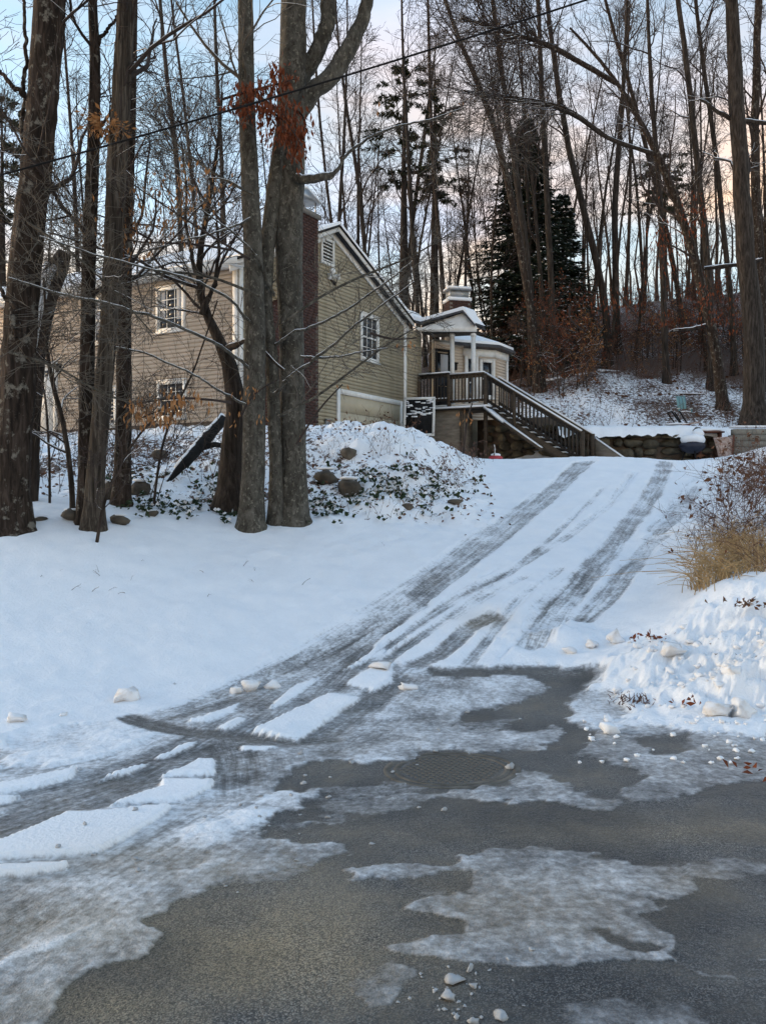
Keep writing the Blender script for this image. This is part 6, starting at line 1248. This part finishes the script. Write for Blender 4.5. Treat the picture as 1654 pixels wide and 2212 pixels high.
for cc, ss in (((a[0], D + .35, 3.28), (.05, .75, 1.06)), ((b_[0], D + .35, 3.28), (.05, .75, 1.06)), ((a[0] + w_ / 2, D + .72, 3.28), (w_, .05, 1.06)), ((a[0] + w_ / 2, D + .3, 2.8), (w_ - .06, .7, .06)), ((a[0] + w_ / 2, D + .35, 3.84), (w_ + .2, .85, .05))): MB().box(cc, ss).build('panel', M['rust'], T)
rock_mb((a[0] + w_ / 2, D + .3, 3.92), (w_ + .3, .9, .16), 33, .2).build('snow_cover', M['snow'], T, smooth=True)
D = 28.5; p0, p1 = at(1543, 996, D), at(1578, 996, D); T = empty('leaning_sheet', np.array([p0[0], D, 2.75])); tag(T, 'frosted rusty metal sheet leaning against the end of the block wall', 'sheet'); t0 = at(1540, 945, D + .1); t1 = at(1582, 943, D + .1); p0[2] = p1[2] = 2.75
MB().prism([p0 + [.2, 0, 0], p1, t1, t0], (0, .03, 0)).build('sheet', M['rustlight'], T); MB().bar(p1 + [.03, .02, 0], t1 + [.03, .02, .05], .06, .06, (0, 1, 0)).build('edge', M['rust'], T)
T = empty('block_wall', at(1610, 1000, 28.6)); tag(T, 'low grey block wall at the right edge with snow along its top', 'wall'); D = 28.6; a = at(1585, 0, D)[0]
for r_ in range(6):
    for i in range(7): MB().box((a + .3 + i * .62 + (.0 if r_ % 2 else -.1), D + .15, 2.80 + r_ * .205), (.60, .3, .192)).build('block', M['block'], T)
MB().box((a + 2.1, D + .15, 4.0), (4.3, .36, .07)).build('snow_cover', M['snow'], T)
# turquoise garden chair on the slope
M['aqua'] = simple('aqua', (.13, .27, .29), (.18, .34, .37), 5, .6, .05); D = 35.0; c = at(1475, 905, D); c[2] = ground_z(c[0], D); c = c - [0, 0, .22]; T = empty('garden_chair', c); tag(T, 'turquoise garden chair half buried in snow on the slope', 'chair')
for i in range(3): MB().box(c + [-.13 + i * .13, .2, .78], (.11, .03, .80), [[1, 0, 0], [0, .95, -.3], [0, .3, .95]]).build('backrest_slat', M['aqua'], T)
MB().box(c + [0, -.05, .40], (.44, .44, .04)).build('seat', M['aqua'], T); MB().box(c + [0, -.05, .46], (.43, .42, .08)).build('snow_cover', M['snow'], T)
for sx in (-.25, .25):
    MB().box(c + [sx, -.05, .60], (.06, .46, .03)).build('armrest', M['trim'], T)
    for sy in (-.24, .18): MB().box(c + [sx, sy, .3], (.04, .05, .58)).build('leg', M['aqua'], T)
# wheelbarrow with its black wheel, lumber and logs on the terrace
D = 31.6; c = at(1460, 905, D); c[2] = ground_z(c[0], D); T = empty('wheelbarrow', c); tag(T, 'overturned wheelbarrow with black tyre and long handles on the snowy terrace', 'wheelbarrow')
th_ = np.linspace(0, 2 * math.pi, 21); MB().tubes(np.stack([c[0] + .62 + .24 * np.cos(th_), c[1] + 0 * th_, c[2] + .33 + .24 * np.sin(th_)], 1), np.full(21, .085), 8).build('wheel', M['black'], T, smooth=True)
for sy in (-.25, .25): MB().bar(c + [-.9, sy, .05], c + [.75, sy, .40], .05, .05).build('handle', M['rustlight'], T); MB().bar(c + [.1, sy, .28], c + [-.25, sy, .78], .04, .04).build('leg', M['black'], T); MB().bar(c + [.3, sy, .36], c + [.02, sy, .80], .04, .04).build('leg', M['black'], T)
MB().bar(c + [-.25, -.25, .78], c + [-.25, .25, .78], .04, .04).build('brace', M['black'], T); MB().prism([c + [-.5, -.3, .14], c + [.45, -.3, .34], c + [.3, -.3, .12], c + [-.3, -.3, .0]], (0, .6, 0)).build('tray', M['rust'], T); rock_mb(c + [0, -.05, .33], (1.0, .6, .12), 41, .2).build('snow_cover', M['snow'], T, smooth=True)
g = G(500)
for i, (px, py, ln, lab) in enumerate(((1330, 888, 1.4, 'dark plank under snow above the stone wall, left one'), (1400, 878, 1.9, 'longest dark plank under snow on the terrace, behind the log ends'), (1395, 905, 1.5, 'pinkish board lying aslant on the terrace snow before the wheelbarrow'), (1300, 880, 1.0, 'short dark board at the left end of the terrace'))):
    c = at(px, py, 32.2); c[2] = ground_z(c[0], c[1]) + .1; a = g.uniform(-.15, .15); T = empty('plank', c); tag(T, lab, 'plank'); d = np.array([math.cos(a), math.sin(a), g.uniform(-.05, .1)]); MB().bar(c - d * ln / 2, c + d * ln / 2, .22, .10).build('board', M['deckwood_dark' if i != 2 else 'rustlight'], T); MB().bar(c - d * ln * .48 + [0, .03, .08], c + d * ln * .48 + [0, .03, .08], .2, .07).build('snow_cover', M['snow'], T)
for i, px in enumerate((1315, 1352, 1372, 1388, 1410, 1335)):
    c = at(px, 900 - (i % 3) * 12, 31.9); c[2] = ground_z(c[0], c[1]) + .12; T = empty('log', c); tag(T, 'round log end under snow in the row on the terrace', 'log', 'log row on the terrace'); MB().tubes(np.array([c + [0, -.3, 0], c + [.03, .4, 0]]), np.array([.14, .14]), 10, True).build('trunk', M['bark_dark'], T); rock_mb(c + [0, .05, .14], (.3, .7, .14), 600 + i, .2).build('snow_cover', M['snow'], T, smooth=True)
for i, (p, D, w_, lab) in enumerate((([(1290, 745), (1400, 738), (1500, 745)], 42, 16, 'snowy fallen trunk lying across the upper slope, left one'), ([(1530, 745), (1600, 742), (1680, 750)], 42, 14, 'snowy fallen trunk across the upper slope at the right'), ([(1180, 770), (1250, 790), (1330, 768)], 40, 12, 'fallen branch with snow left of the grey trunk'), ([(1400, 848), (1470, 835), (1520, 826)], 37, 5, 'thin dark fallen branch on the open slope'))):
    P, r_ = line(p, D, [w_, w_, w_ * .8]); P[:, 2] = [ground_z(a[0], a[1]) + .12 for a in P]; T = empty('fallen_tree', P[0]); tag(T, lab, 'log'); P, r_ = resample(P, r_, 10); MB().tubes(P, r_, 8, True, .06).build('trunk', M['bark_dark'], T, smooth=True); MB().tubes(P + [0, 0, 1] * r_[:, None] * .6, r_ * .85, 8, True, .06).build('snow_cover', M['snow'], T, smooth=True)
c = hit(1228, 815, 30, 50); rock_mb(c + [0, .3, .3], (.75, .6, .95), 650).v; st = rock_mb(c + [0, .3, .25], (.75, .6, .95), 650); tag(st.build('stump', M['bark_brown']), 'dark brown stump on the slope right behind the stair top', 'stump')
# overhead service wire
q = np.linspace(0, 1, 60); A_, B_ = at(-200, 432, 9.4), at(1500, -78, 9.4); W_ = A_ + (B_ - A_) * q[:, None]; W_[:, 2] -= .16 * 4 * q * (1 - q) * 0.5
tag(MB().tubes(W_, np.full(60, .011), 6).build('overhead_wire', M['black']), 'black overhead wire running across the trees from left to upper right', 'wire')
